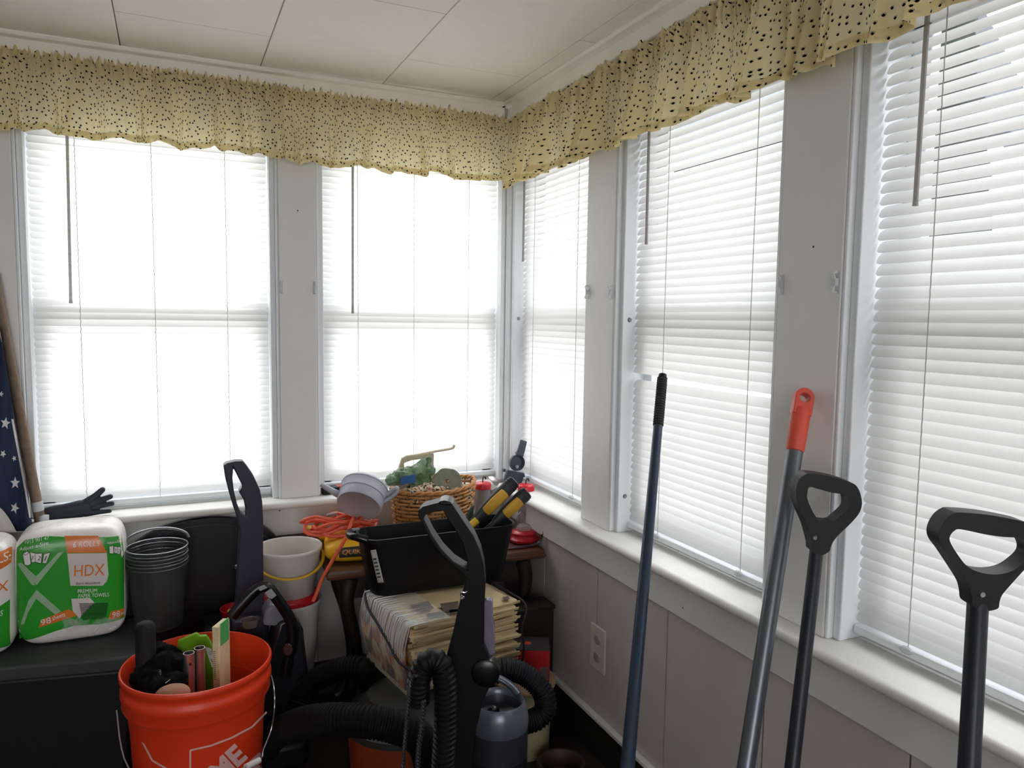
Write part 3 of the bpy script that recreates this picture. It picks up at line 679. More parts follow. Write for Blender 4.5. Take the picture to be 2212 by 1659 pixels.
c = YP(512, 1226, Y0-.024); MB().lathe([(0, .006), (.006, .0055), (.0095, .002), (.0095, 0)], c, 18, EX, EZ, -EY).build('chrome_knob', mat('chrome', '#d6d8da', .12, 1), t)
# ------------------------------------------------------------------ nested black mesh baskets
def meshmat():
    m = bpy.data.materials.new('black_wire_mesh'); m.use_nodes = True; t = m.node_tree; t.nodes.clear(); N = t.nodes.new; L = t.links.new
    o = N('ShaderNodeOutputMaterial'); uv = N('ShaderNodeUVMap'); s = N('ShaderNodeSeparateXYZ'); L(uv.outputs[0], s.inputs[0]); fs = []
    for i in (0, 1):
        a = N('ShaderNodeMath'); a.operation = 'FRACT'; L(s.outputs[i], a.inputs[0]); b = N('ShaderNodeMath'); b.operation = 'LESS_THAN'; L(a.outputs[0], b.inputs[0]); b.inputs[1].default_value = .42; fs.append(b)
    mx = N('ShaderNodeMath'); mx.operation = 'MAXIMUM'; L(fs[0].outputs[0], mx.inputs[0]); L(fs[1].outputs[0], mx.inputs[1])
    d = N('ShaderNodeBsdfPrincipled'); d.inputs[0].default_value = lin('#505354'); d.inputs['Metallic'].default_value = .5; d.inputs['Roughness'].default_value = .45
    tp = N('ShaderNodeBsdfTransparent'); x = N('ShaderNodeMixShader'); L(mx.outputs[0], x.inputs[0]); L(tp.outputs[0], x.inputs[1]); L(d.outputs[0], x.inputs[2]); L(x.outputs[0], o.inputs[0]); return m
MESH = meshmat(); RIM = mat('dark_metal_rim', '#77797b', .28, .85)
c = YP(342, 1270, -.165); c.z = TO; zr = YP(342, 1178, -.165).z-TO
def mbasket(dz, label):
    b = c+EZ*dz; t = thing('mesh_basket', b, label, 'basket', 'nested black wire mesh baskets'); h = zr-.036
    mb = MB().lathe([(.054+.0150*k/10, .004+h*k/10-.004*(k/10)) for k in range(11)], b, 44, a0=0, a1=2*pi)
    mb.uv = [(110*(i % 45)/44, 42*(i//45)/10) for i in range(len(mb.v))]; mb.build('mesh_wall', MESH, t, ang=180)
    MB().lathe([(0, .002), (.0535, .002), (.0535, .006), (0, .006)], b, 44).build('base', RIM, t)
    MB().lathe([(.0700+.0022*cos(RAD(a)), h+.0022*sin(RAD(a))) for a in range(0, 361, 45)], b, 44).build('rim', RIM, t)
    MB().lathe([(.0690+.0016*cos(RAD(a)), h-.010+.0016*sin(RAD(a))) for a in range(0, 361, 45)], b, 44).build('lower_rim', RIM, t)
    return t
mbasket(0, 'outermost wire mesh basket of the stack, standing on the tote beside the paper towels')
mbasket(.017, 'middle wire mesh basket of the nested stack beside the paper towels')
k = mbasket(.034, 'topmost wire mesh basket of the nested stack, with the raised handle')
MB().tube(catmull([c+V((.073*cos(RAD(a)), .073*sin(RAD(a))*.3+.045, zr+.026*sin(RAD(a)))) for a in range(0, 181, 20)], 3), .004, 8, flat=.4).build('bail_handle', RIM, k)
# ------------------------------------------------------------------ orange bucket
bk = V((-.920, -.470, FZ)); RZ = .436-FZ
t = thing('orange_bucket', bk, 'large orange plastic bucket with a pale printed logo and a wire bail', 'bucket')
prof = [(0, .0), (.120, .0), (.126, .004), (.1375, RZ-.085), (.1385, RZ-.078), (.1475, RZ-.076), (.1505, RZ-.070), (.1495, RZ-.052), (.1525, RZ-.048), (.1515, RZ-.032), (.1495, RZ-.03), (.1500, RZ-.016), (.1535, RZ-.012), (.1545, RZ-.004), (.1525, RZ), (.1495, RZ),
        (.1470, RZ-.006), (.1465, RZ-.03), (.1445, RZ-.033), (.1440, RZ-.06), (.1420, RZ-.064), (.1350, RZ-.14), (.122, .008), (0, .008)]
MB().lathe(prof, bk, 72).build('shell', ORANGE, t, ang=50)
def CYL(px, py, r=.1390):
    d = ray(px, py); ox, oy = CAM.x-bk.x, CAM.y-bk.y; k = 1.0
    a_ = d.x**2+d.y**2; b_ = ox*d.x+oy*d.y; c_ = ox*ox+oy*oy-r*r; D = max(0, b_*b_-a_*c_); return CAM+d*((-b_-math.sqrt(D))/a_)
def BKT(px, py):
    r = .139
    for _ in range(3): q = CYL(px, py, r); r = .1262+(.1375-.126)*max(0, (q.z-FZ))/(RZ-.085)+.0006
    return q
mb = MB()
for ln, w in (([(286,1556),(301,1590),(329,1643),(362,1662),(420,1690)], 4), ([(411,1700),(411,1621),(455,1611),(500,1594),(545,1570),(576,1538)], 4)):
    for q in stroke(ln, w): poly(mb, q, BKT, 10)
textq(mb, 'HOME', [(402,1760),(537,1638),(372,1727)], BKT, 0, 8, .045); textq(mb, 'DEPOT', [(400,1836),(592,1658),(368,1802)], BKT, 0, 8, .045); textq(mb, 'THE', [(372,1724),(425,1676),(358,1708)], BKT, 0, 8, .03)
mb.build('logo_print', ORANGP, t, smooth=False)
ws = []
for k in range(25):
    s = k/24; a = RAD(-12-156*s); r = .150+.012*sin(pi*s); ws.append(bk+V((r*cos(a), r*sin(a), RZ-.045-.235*sin(pi*s)**.8)))
for p in ws: pass
wx = catmull([XX for XX in ws], 3)
q0 = P(588, 1480, (bk-CAM).dot(FH)-.06)
wirep = [bk+V((.150, .012, RZ-.055)), bk+V((.1575, -.010, RZ-.085)), bk+V((.156, -.030, RZ-.125))]
for px, py, dd in ((586, 1575, .05), (569, 1620, .085), (567, 1634, .10), (560, 1642, .115)): wirep.append(P(px, py, (bk-CAM).dot(FH)-dd-.02))
gr0 = wirep[-1]; gr1 = P(531, 1657, (bk-CAM).dot(FH)-.165); wirep += [gr1, P(480, 1700, (bk-CAM).dot(FH)-.185), bk+V((-.05, -.155, .15)), bk+V((-.135, -.09, RZ-.16)), bk+V((-.1575, -.02, RZ-.07))]
MB().tube(catmull(wirep, 6), .0017, 8).build('bail_wire', WIRE, t); MB().tube([gr0, gr1], .0062, 14).build('bail_grip', WHITEP, t)
MB().lathe([(0, .006), (.012, .006), (.014, 0)], bk+V((.148, .012, RZ-.055)), 16, EY, EZ, EX).build('bail_ear', ORANGE, t)
# bucket contents
y_ = -.468; IN = bk.z+.012
a = YP(313, 1352, y_); MB_ = MB().tube([V((a.x, a.y+.0, IN)), V((a.x, a.y, a.z-.02)), a+EZ*-.004, a+EZ*.006, a+EZ*.010], [.019, .0205, .0205, .015, .006], 20)
tag(MB_.build('tool_handle', RUB), 'thick black rounded tool handle sticking up at the left of the orange bucket', 'handle')
mb = MB(); rnd = random.Random(5)
for px, py, yy, r in ((312, 1470, -.49, .030), (335, 1452, -.47, .040), (372, 1455, -.45, .040), (402, 1440, -.42, .032), (350, 1425, -.41, .036), (330, 1490, -.52, .03), (372, 1488, -.52, .032)):
    q = YP(px, py, yy); mb.ball(q, (r, r*.9, r*1.1), 14); mb.ball(q-EZ*.07, (r*.8, r*.8, r*1.2), 12); mb.ball(q-EZ*.15, (r*.7, r*.7, r*1.3), 12)
g = mb.build('black_bag', mat('black_bag_plastic', '#040404', .85, var=.2, bump=.8, bscale=45, spec=.15), fuse=.005, fsm=8); dm = g.modifiers.new('w', 'DISPLACE'); tx = bpy.data.textures.new('bag_crumple', 'CLOUDS'); tx.noise_scale = .022; dm.texture = tx; dm.strength = .03; dm.texture_coords = 'LOCAL'; tag(g, 'crumpled black bag with tiny white lettering stuffed inside the orange bucket', 'bag')
mb = MB(); TB = lambda x, y: YP(x, y, -.53)+V((0, -.012, 0))
textq(mb, 'NON', [(344,1455),(343,1441),(349,1455)], TB)
for q in stroke([(352,1466),(360,1442)], 1.2)+stroke([(357,1470),(368,1462)], 1): poly(mb, q, TB); mb.build('bag_lettering', PWHITE, g, smooth=False)
GPK = mat('lime_green_wrapper', '#7fb52a', .3, var=.12, bump=.4, bscale=50)
f = lambda x, y: YP(x, y, -.405-.0006*(x-420))
mb = MB().plate([(384,1384),(426,1366),(431,1372),(446,1371),(457,1385),(463,1404),(466,1440),(462,1560),(392,1560),(383,1420)], [], .012, EY, f); g = mb.build('green_wrapper', GPK, bevel=.003)
tag(g, 'lime green plastic wrapper with a white label behind the metal tubes in the bucket', 'wrapper')
f2 = lambda x, y: f(x, y)-EY*.0072
mb = MB(); poly(mb, [(442,1394),(456,1398),(464,1425),(464,1440),(457,1438)], f2); lb = mb.build('wrapper_label', PWHITE, g, smooth=False)
mb = MB(); textq(mb, 'GO', [(452,1412),(459,1410),(451,1404)], lambda x, y: f2(x, y)-EY*.0012); [poly(mb, q, lambda x, y: f2(x, y)-EY*.0012) for q in stroke([(455,1420),(462,1432)], 1.2)]; mb.build('label_lettering', PDG, lb, smooth=False)
ALU = mat('aluminium_tube', '#b9b0ac', .28, .9, var=.08)
for px, py, yy, lab in ((408, 1410, -.500, 'left metal tube of the pair in the orange bucket, with a drilled hole'), (431, 1399, -.478, 'right metal tube of the pair in the orange bucket')):
    a = YP(px, py, yy); b = V((a.x-.004, a.y+.01, IN)); r = .0113
    w = MB().lathe([(r, 0), (r, 1), (r-.0012, 1), (r-.0012, 0)], b, 24, ez=(a-b)); g = w.build('metal_tube', ALU); tag(g, lab, 'tube', 'aluminium tubes in the orange bucket')
    if px == 408: MB().lathe([(0, .0005), (.0027, .0005), (.0027, 0)], YP(411, 1435, yy-r-.0002), 14, EX, EZ, -EY).build('drilled_hole', BLK, g)
a = YP(477, 1347, -.455); bx = V((a.x, a.y, 0)); e1 = V((.86, -.5, 0)); e2 = V((.5, .86, 0)); hz = a.z+.002
t = thing('scraper_box', V((a.x, a.y, IN)), 'narrow beige and green box standing upright in the orange bucket', 'box')
MB().box(V((a.x, a.y, (hz+IN)/2)), (.016, .05, hz-IN), e1, e2).build('box_sleeve', mat('beige_card', '#d8cba2', .6, var=.2, scale=50), t, bevel=.0015)
MB().box(V((a.x, a.y, hz-.02))+e1*.0085, (.002, .036, .05), e1, e2).build('green_side', mat('green_card', '#4fae62', .5, var=.15), t)
mb = MB()
for k in range(15): mb.box(V((a.x, a.y, hz-.055-.0045*k))-e2*.0257-e1*.0-e1*.003, (.004, .001, .0009), e1, e2)
mb.build('ruler_marks', PBLK, t)
q = YP(372, 1487, -.555); mb = MB().ball(q-EZ*.012, (.035, .022, .02), 16); g = mb.build('beige_rag', mat('beige_cloth', '#b28a74', .9, bump=.4, bscale=60)); tag(g, 'beige rag at the front inside the orange bucket below the tubes', 'rag')
# ------------------------------------------------------------------ upright carpet cleaner
YC = -.272; Q = lambda x, y: YP(x, y, YC)
t = thing('carpet_cleaner', V((Q(560, 1400).x, -.28, FZ)), 'dark slate upright carpet cleaner with a tall loop handle, behind the orange bucket', 'carpet cleaner')
outer = [(482,1003),(490,998),(508,994),(524,994),(533,1005),(546,1024),(560,1054),(565,1080),(567,1120),(567,1200),(570,1330),(505,1330),(510,1270),(514,1190),(517,1145),(512,1118),(503,1092),(494,1062),(486,1030)]
hole = [(503,1009),(509,1020),(523,1048),(515,1060),(526,1078),(530,1098),(529,1111),(519,1105),(511,1086),(504,1056),(501,1030)]
MB().plate(outer, [hole], .034, EY, Q).build('handle_column', NAVY, t, bevel=.003)
q = Q(538, 1330); MB().bb((q.x-.045, YC-.03, FZ+.05), (q.x+.045, YC+.03, q.z+.01)).build('lower_column', NAVY, t, bevel=.012)
YT = -.328; Q2 = lambda x, y: YP(x, y, YT)
tank = mat('smoky_tank_plastic', '#1d1d22', .25, var=.15)
MB().plate([(596,1338),(612,1330),(640,1334),(652,1352),(666,1478),(660,1600),(540,1600),(556,1480)], [], .075, EY, lambda x, y: Q2(x, y)+EY*.01).build('tank', tank, t, bevel=.012)
MB().plate([(570,1318),(582,1300),(612,1306),(622,1330),(600,1348),(566,1346)], [], .06, EY, lambda x, y: Q2(x, y)+EY*.01).build('clear_lid', mat('clear_smoky_plastic', '#8c8e98', .12, trans=.3, bump=.5, bscale=30), t, bevel=.008)
ap = catmull([Q2(x, y)-EY*.035 for x, y in ((498,1320),(524,1290),(553,1262),(574,1258),(596,1285),(618,1318),(627,1340),(627,1375),(618,1412),(612,1450))], 5)
ah = MB().tube(ap, .0135, 10, flat=.75, up=EY).build('tank_handle', BLKG, t)
for ln in ([(551,1256),(566,1250),(573,1256),(558,1263)], [(567,1266),(581,1258),(592,1272),(582,1280),(574,1276)]):
    MB().plate(ln, [], .003, EY, lambda x, y: Q2(x, y)-EY*.046).build('light_panel', mat('grey_gloss_panel', '#9a9c9e', .15), ah, bevel=.001)
c = Q2(617, 1388)-EY*.040; MB().lathe([(0, .006), (.012, .006), (.0155, .003), (.0155, 0)], c, 24, EX, EZ, -EY, sx=.8).build('latch_button', mat('dark_red_button', '#4a2a28', .4), t)
c = P(540, 1340, (Q2(540, 1340)-CAM).dot(FH)-.03); MB().lathe([(.016, -.016), (.0205, .004), (.0195, .004), (.0150, -.014), (0, -.014)], c, 28, sx=1, sy=.8).build('spout_cup', mat('smoky_brown_plastic', '#6d625c', .2, trans=.25), t)
MB().bb((Q2(545, 1600).x, YT-.04, FZ+.0), (Q2(662, 1600).x, YC+.018, Q2(600, 1595).z)).build('cleaner_base', BLK, t, bevel=.015)
# crate in the shadow behind, carrying the red saucer
kx = YP(505, 1345, -.14).x
t = thing('black_crate', V((kx, -.13, FZ)), 'black plastic crate in the shadow behind the carpet cleaner handle', 'crate')
zt_ = YP(500, 1338, -.14).z
MB().bb((kx-.07, -.185, FZ), (kx+.045, -.085, zt_-.012)).build('crate_body', BLK, t, bevel=.004); MB().bb((kx-.074, -.189, zt_-.0115), (kx+.049, -.081, zt_)).build('crate_rim', BLK, t, bevel=.003)
c = V((YP(512, 1310, -.137).x, -.137, zt_))
t = thing('red_saucer', c, 'red plastic feeder saucer with a yellow flower beside the tall slate handle', 'saucer')
MB().lathe([(0, 0), (.030, 0), (.040, .012), (.043, .030), (.0405, .030), (.037, .014), (.028, .004), (0, .004)], c, 36).build('dish', REDP, t, ang=60)
fb = MB(); yc = c+V((-.012, -.012, .026))
for k in range(5): fb.ball(yc+V((.008*cos(k*1.257), .008*sin(k*1.257), 0)), (.007, .007, .004), 10)
fb.tube([yc-EZ*.022, yc], .003, 8).build('yellow_flower', mat('yellow_flower_plastic', '#f0c420', .4), t)
# ------------------------------------------------------------------ white pails
yb = -.165; c = YP(624, 1178, yb); zt_ = c.z; zb_ = YP(624, 1310, yb-.062).z
SC = 2.02/FPX
t = thing('white_bucket', V((c.x, c.y, zb_)), 'white plastic bucket with a yellow bail handle, standing in the red ring', 'bucket')
b = V((c.x, c.y, zb_)); h = zt_-zb_; r1 = 68*SC; r0 = 49*SC
MB().lathe([(0, 0), (r0-.003, 0), (r0, .003), (r1-.003, h-.012), (r1, h-.010), (r1+.0015, h-.002), (r1, h), (r1-.004, h-.002), (r1-.005, h-.012), (r0-.004, .006), (0, .006)], b, 56).build('shell', WHITEP, t, ang=50)
YBL = mat('yellow_bail_plastic', '#d9a91c', .4)
MB().tube(catmull([b+V(((r1+.004)*cos(RAD(a)), (r1+.006)*sin(RAD(a)), h-.018-.045*abs(sin(RAD(a)))**.8)) for a in range(8, -189, -14)], 4), .0040, 8, flat=.6).build('bail_handle', YBL, t)
for s in (8, -188): MB().box(b+V(((r1+.001)*cos(RAD(s)), (r1+.001)*sin(RAD(s)), h-.016)), (.008, .012, .016)).build('bail_ear', YBL, t, bevel=.002)
MB().lathe([(0, h*.55), (r0+(r1-r0)*.55-.006, h*.55)], b, 40).build('murky_water', mat('murky_water', '#b9b09c', .15), t)
t = thing('white_pail', V((b.x, b.y, FZ)), 'tall white plastic pail under the white bucket, mostly hidden', 'bucket')
hp = zb_-FZ-.001; MB().lathe([(0, 0), (.045, 0), (.047, .004), (.079, hp-.012), (.084, hp-.010), (.085, hp-.003), (.0835, hp), (.079, hp-.003), (.076, hp-.02), (.044, .008), (0, .008)], V((b.x, b.y, FZ)), 48).build('shell', WHITEP, t, ang=50)
t2 = MB().lathe([(.052, -.006), (.074, -.006), (.076, 0), (.074, .013), (.068, .017), (.061, .014), (.052, .004), (.052, -.006)], V((b.x, b.y, zb_)), 48).build('red_ring', REDP, ang=50)
tag(t2, 'dark red plastic ring tray around the foot of the white bucket', 'ring')
# ------------------------------------------------------------------ yellow bag and the orange cord on the table
c = YP(761, 1178, -.175); c.z = TT+.032
t = thing('cement_bag', V((c.x, c.y, TT)), 'yellow plastic bag with dark lettering lying on the table under the orange cord', 'bag')
bx, by = V((.985, -.17, 0)), V((.17, .985, 0)); rb = (.076, .075, .032)
mb = MB()
def sag(u, v):
    a, b_ = 2*pi*u, -pi/2+pi*v; pw = lambda x, e: math.copysign(abs(x)**e, x)
    x, y, z = pw(cos(a), .5)*pw(cos(b_), .6), pw(sin(a), .5)*pw(cos(b_), .6), pw(sin(b_), .8)
    z += .16*sin(x*4+1)*cos(y*3)*(1 if z > 0 else 0); return c+bx*(x*rb[0])+by*(y*rb[1])+EZ*(max(-1, z)*rb[2])
mb.grid(sag, 64, 30, True).build('bag_body', YELB, t, ang=180)
ear = YP(672, 1140, -.08); MB().ball(ear+V((.016, -.01, -.014)), (.036, .022, .013), 14, V((.8, 0, -.6)), EY, V((.6, 0, .8))).build('bag_corner', YELB, t, ang=180)
def bagf(px, py, off=.002):
    yy = c.y-.06
    for _ in range(6):
        q = YP(px, py, yy); X = min(.96, abs((q-c).dot(bx)/rb[0])); Z = min(.95, abs((q.z-c.z)/rb[2])); l = (1-X**3.3)**.3*(1-Z**2.6)**.38; yy = c.y+bx.y*(q-c).dot(bx)-by.y*rb[1]*max(.3, l)
    return YP(px, py, yy-off)
mb = MB(); poly(mb, [(731,1184),(768,1180),(812,1177),(812,1201),(770,1203),(733,1205)], bagf, 8); mb.build('dark_band', mat('bag_dark_print', '#2a2a22', .45), t, ang=180)
mb = MB(); textq(mb, 'QUIKRETE', [(739,1200),(818,1195),(740,1188)], lambda x, y: bagf(x, y, .0045), .12, 8, 0); mb.build('bag_lettering', mat('bag_orange_print', '#f09a20', .45), t, smooth=False)
mb = MB(); rnd = random.Random(11); cc = YP(742, 1139, -.165); pts = []
for k in range(6*8):
    lp = k//8; a = 2*pi*k/8.0+.5*lp; sx_ = rnd.uniform(.75, 1.2); pts.append(cc+V((.080*sx_*cos(a+.5*sin(lp*3))+.016*sin(lp*2.1), (.036+.012*cos(lp*1.7))*sin(a)*sx_, -.010+.0085*lp*.7+rnd.uniform(-.010, .014)+.012*cos(a*2+lp))))
pts = [YP(676, 1300, -.295), YP(683, 1284, -.29), YP(697, 1248, -.275), YP(722, 1205, -.268), YP(745, 1165, -.262), YP(759, 1130, -.235), YP(764, 1119, -.20), YP(772, 1124, -.17)]+pts+[YP(722, 1115, -.09), YP(700, 1119, -.05), YP(682, 1134, -.045), YP(668, 1156, -.042), YP(658, 1180, -.042)]
cord = mb.tube(catmull(pts, 6), .0046, 8).build('extension_cord', CORDO); tag(cord, 'orange extension cord heaped on the yellow bag, one loop trailing to the floor side', 'cord')
MB().box(YP(716, 1113, -.125), (.03, .014, .012), V((.9, -.3, .2)).normalized(), V((.3, .9, 0)).normalized()).build('plug', mat('grey_plug', '#8a8278', .5), cord, bevel=.003)
# ------------------------------------------------------------------ watering can tipped toward the room
A = YP(775, 1093, -.200); hd = (A-CAM); hd.z = 0; hd.normalize(); hr = V((hd.y, -hd.x, 0))
hr, hd = (hr+EZ*-.0).normalized(), hd
ax = hd*cos(RAD(40))+EZ*sin(RAD(40))+hr*.30; ax.normalize(); uy = ax.cross(hr).normalized(); ux = uy.cross(ax)
rc = 50*(A-CAM).dot(FH)/FPX; Lc = .072
t = thing('watering_can', A, 'light grey plastic watering can tipped over with its bottom facing the room', 'watering can')
MB().lathe([(0, .004), (rc*.9, .003), (rc*.97, 0), (rc, .003), (rc*1.01, Lc*.40), (rc*1.05, Lc*.42), (rc*1.05, Lc*.46), (rc*1.03, Lc*.50), (rc*1.06, Lc*.78), (rc*1.09, Lc*.80), (rc*1.08, Lc*.85), (rc*.95, Lc*.98), (rc*.6, Lc*1.05), (rc*.58, Lc*1.05), (0, Lc*1.0)], A, 48, ux, uy, ax).build('body', GREYC, t, ang=45)
tt = (A-CAM).dot(FH)
MB().tube(catmull([P(750, 1072, tt+.045), P(737, 1070, tt+.034), P(720, 1062, tt+.012), P(693, 1046, tt+.006)], 6), [.024-.0135*min(1, k/8)-.0045*max(0, (k-8)/10) for k in range(19)], 16).build('spout', GREYC, t)
MB().tube(catmull([P(822, 1072, tt+.03), P(835, 1069, tt+.03), P(852, 1056, tt+.03), P(858, 1055, tt+.032), P(856, 1064, tt+.032), P(838, 1079, tt+.03), P(822, 1086, tt+.02)], 6), .0062, 12).build('handle', GREYC, t)
# ------------------------------------------------------------------ wicker basket and its contents
bc = YP(936, 1090, -.150); bc.z = TT; brx, bry = 96*2.06/FPX, .085; zr_ = YP(936, 1066, -.23).z-TT
WICK = mat('wicker_cane', '#b8824a', .55, var=.35, scale=60); WICKD = mat('wicker_stakes', '#8a5a30', .6, var=.3, scale=60)
t = thing('wicker_basket', bc, 'woven brown wicker basket full of garden odds and ends below the corner window', 'basket')
mb = MB(); NS = 22; rows = 15
hgt = lambda a: zr_*(1+.10*max(0, cos(a))**2)
for k in range(rows):
    f = (k+.5)/rows; pth = []
    for i in range(132):
        a = 2*pi*i/132; w = .0028*sin(NS*a/2*2*.5+pi*k); s = .82+.18*f**.8
        pth.append(bc+V(((brx*s+w)*cos(a), (bry*s+w)*sin(a), f*hgt(a)*.96)))
    mb.tube(pth, .0042, 6, closed=True)
mb.build('weave', WICK, t, ang=180)
mb = MB()
for k in range(NS):
    a = 2*pi*(k+.5)/NS; mb.tube([bc+V((brx*(.82+.18*f**.8)*cos(a), bry*(.82+.18*f**.8)*sin(a), f*hgt(a))) for f in (0, .25, .5, .75, 1)], .0024, 6)
mb.build('stakes', WICKD, t)
mb = MB()
for ph in (0, pi): mb.tube([bc+V(((brx+.003*cos(a*14+ph))*cos(a), (bry+.003*cos(a*14+ph))*sin(a), hgt(a)+.0035*sin(a*14+ph))) for a in [2*pi*i/150 for i in range(150)]], .0042, 6, closed=True)
mb.build('braided_rim', WICK, t, ang=180)
MB().lathe([(0, .004), (brx*.8, .004)], bc, 40, sy=bry/brx).build('basket_base', WICKD, t)
def pattern():
    m = bpy.data.materials.new('patterned_cloth'); m.use_nodes = True; tr = m.node_tree; b = tr.nodes['Principled BSDF']; b.inputs['Roughness'].default_value = .9
    tc = tr.nodes.new('ShaderNodeTexCoord'); n = tr.nodes.new('ShaderNodeTexNoise'); n.inputs['Scale'].default_value = 75; n.inputs['Detail'].default_value = 1; cr = tr.nodes.new('ShaderNodeValToRGB')
    cr.color_ramp.interpolation = 'CONSTANT'; e = cr.color_ramp.elements; e[0].color = lin('#3c3228'); e[1].position = .42; e[1].color = lin('#cfc0a0'); x = e.new(.55); x.color = lin('#8d6f58'); x = e.new(.63); x.color = lin('#a33a34'); x = e.new(.68); x.color = lin('#dcd2bd')
    tr.links.new(tc.outputs['Object'], n.inputs[0]); tr.links.new(n.outputs[0], cr.inputs[0]); tr.links.new(cr.outputs[0], b.inputs[0]); return m
PAT = pattern()
mb = MB(); rnd = random.Random(9)
for px, py, yy, r in ((900, 1058, -.20, .022), (925, 1054, -.195, .024), (950, 1058, -.20, .02), (985, 1058, -.20, .018), (1005, 1055, -.195, .02), (890, 1062, -.16, .03), (960, 1065, -.14, .035)):
    c = YP(px, py, yy); mb.ball(c, (r*1.3, r*.9, r*.55), 12, V((.95, .2, .25*rnd.uniform(-1, 1))).normalized()); mb.ball(c-EZ*.03, (r*1.2, r*.9, r), 12)
mb.ball(bc+EZ*.03, (brx*.70, bry*.68, .03), 20)
g = mb.build('patterned_scarf', PAT, fuse=.0035, fsm=2); tag(g, 'crumpled patterned cloth filling the wicker basket', 'cloth')
dm = g.modifiers.new('w', 'DISPLACE'); tx = bpy.data.textures.new('crumple', 'CLOUDS'); tx.noise_scale = .016; dm.texture = tx; dm.strength = .012; dm.texture_coords = 'LOCAL'
c = YP(966, 1043, -.185); st = mat('grey_green_stone', '#8b8f7c', .95, var=.3, scale=45, bump=.6, bscale=90); nrm = (-(c-CAM)).normalized(); sx_ = EZ.cross(nrm).normalized(); sy_ = nrm.cross(sx_)
rs = 33*(c-CAM).dot(FH)/FPX; ring = [(rs*cos(RAD(k))*(1+.03*sin(k)), rs*.97*sin(RAD(k))*(1+.03*cos(k*2))) for k in range(0, 360, 10)]
hl = lambda x0, y0, r: [(x0+r*cos(RAD(k)), y0+r*sin(RAD(k))) for k in range(0, 360, 30)]
g = MB().plate(ring, [hl(.0, .004, .0062), hl(.003, -.011, .0033)], .022, nrm, lambda x, y: c+sx_*x+sy_*y).build('stone_disc', st, bevel=.004); tag(g, 'round grey-green stone-like disc with a hole standing in the wicker basket', 'disc')
GBAG = mat('green_film_bag', '#6f8f66', .2, var=.3, scale=20, trans=.42, bump=.9, bscale=55)
mb = MB()
for px, py, r in ((850, 1036, .022), (872, 1028, .030), (896, 1024, .034), (915, 1016, .028), (905, 1038, .03)): mb.ball(YP(px, py, -.165), (r*1.2, r*.9, r*.8), 14)
mb.tube([YP(900, 1020, -.165), YP(920, 1000, -.165), YP(928, 986, -.165)], [.026, .016, .004], 12); mb.tube([YP(915, 1030, -.165), YP(922, 1045, -.17)], [.016, .005], 10)
g = mb.build('green_bag', GBAG, fuse=.0028, fsm=4); dm = g.modifiers.new('w', 'DISPLACE'); tx = bpy.data.textures.new('film_crumple', 'CLOUDS'); tx.noise_scale = .018; dm.texture = tx; dm.strength = .016; dm.texture_coords = 'LOCAL'; tag(g, 'crinkled translucent green bag with a blue patch in the wicker basket', 'bag')
mb = MB(); mb.grid(lambda u, v: YP(866+u*32, 1030+v*17-u*5, -.199-.004*sin(u*3.1)), 8, 5).build('blue_patch', mat('blue_patch', '#2f5f9a', .35), g, ang=180)
BEI = mat('beige_plastic', '#c3b49a', .5, var=.1)
f = lambda x, y: YP(x, y, -.125)
t = thing('beige_scoop', f(905, 1060), 'beige plastic hand scoop with a long bar handle sticking out of the wicker basket', 'scoop')
MB().plate([(856,1060),(857,1030),(862,1006),(867,990),(876,984),(896,981),(932,976),(937,980),(936,1004),(941,1030),(946,1060),(930,1062),(926,1036),(900,1050)], [[(872,1000),(888,994),(918,990),(922,996),(918,1016),(896,1026),(874,1030)]], .012, EY, f).build('scoop_body', BEI, t, bevel=.003)
MB().tube(catmull([f(868, 991), f(900, 983), f(940, 975), f(974, 969), f(980, 965), f(981, 961)], 5), .0055, 10, flat=.7).build('bar_handle', BEI, t)
# ------------------------------------------------------------------ feeders at the corner of the table
def jar(px, py, yy, r, label):
    c = YP(px, py, yy); b = V((c.x, c.y, TT)); h = c.z-TT
    t = thing('jar_feeder', b, label, 'feeder', 'clear jar bird feeders with red lids')
    MB().lathe([(0, .002), (r*.85, .002), (r*.92, .008), (r*.92, h-.002), (r*.88, h-.002), (r*.88, .01), (0, .006)], b, 30).build('clear_jar', CLEARP, t, ang=50)
    MB().lathe([(0, .011), (r*.7, .011), (r*.95, .009), (r*1.02, .005), (r*1.04, -.008), (r*.95, -.008)], c, 30).build('red_lid', REDP, t, ang=50)
    MB().tube(catmull([c+EZ*.010, c+V((0, 0, .022)), c+V((.003, 0, .027)), c+V((.008, 0, .025)), c+V((.009, 0, .019))], 5), .0018, 8).build('hook', BLK, t)
jar(1043, 1049, -.10, .0255, 'clear jar feeder with a red lid next to the wicker basket')
jar(1136, 1053, -.16, .0250, 'clear jar feeder with a red lid partly hidden behind the yellow-gripped loppers')
c = YP(1131, 1150, -.225); c.z = TT
t = thing('hummingbird_feeder', c, 'red saucer hummingbird feeder base with a clear dome on the right end of the table', 'feeder')
MB().lathe([(0, 0), (.034, 0), (.044, .006), (.045, .012), (.036, .018), (.034, .024), (.038, .028), (.034, .033), (.020, .037), (0, .038)], c, 44).build('red_saucer', REDP, t, ang=60)
MB().lathe([(.023, .034), (.023, .042), (.019, .049), (.010, .053), (0, .054)], c, 28).build('clear_dome', CLEARP, t)
MB().tube(catmull([c+V((-.018, 0, .05)), c+V((-.022, 0, .075)), c+V((-.008, 0, .09)), c+V((.004, 0, .08)), c+V((.002, 0, .066))], 5), .0015, 7).build('wire_hanger', STEEL, t)
f = lambda x, y: YP(x, y, -.285)
RSM = mat('rusty_dark_metal', '#4a4340', .4, .6, var=.35, scale=80)
base = ZP(1100, 1170, TT)
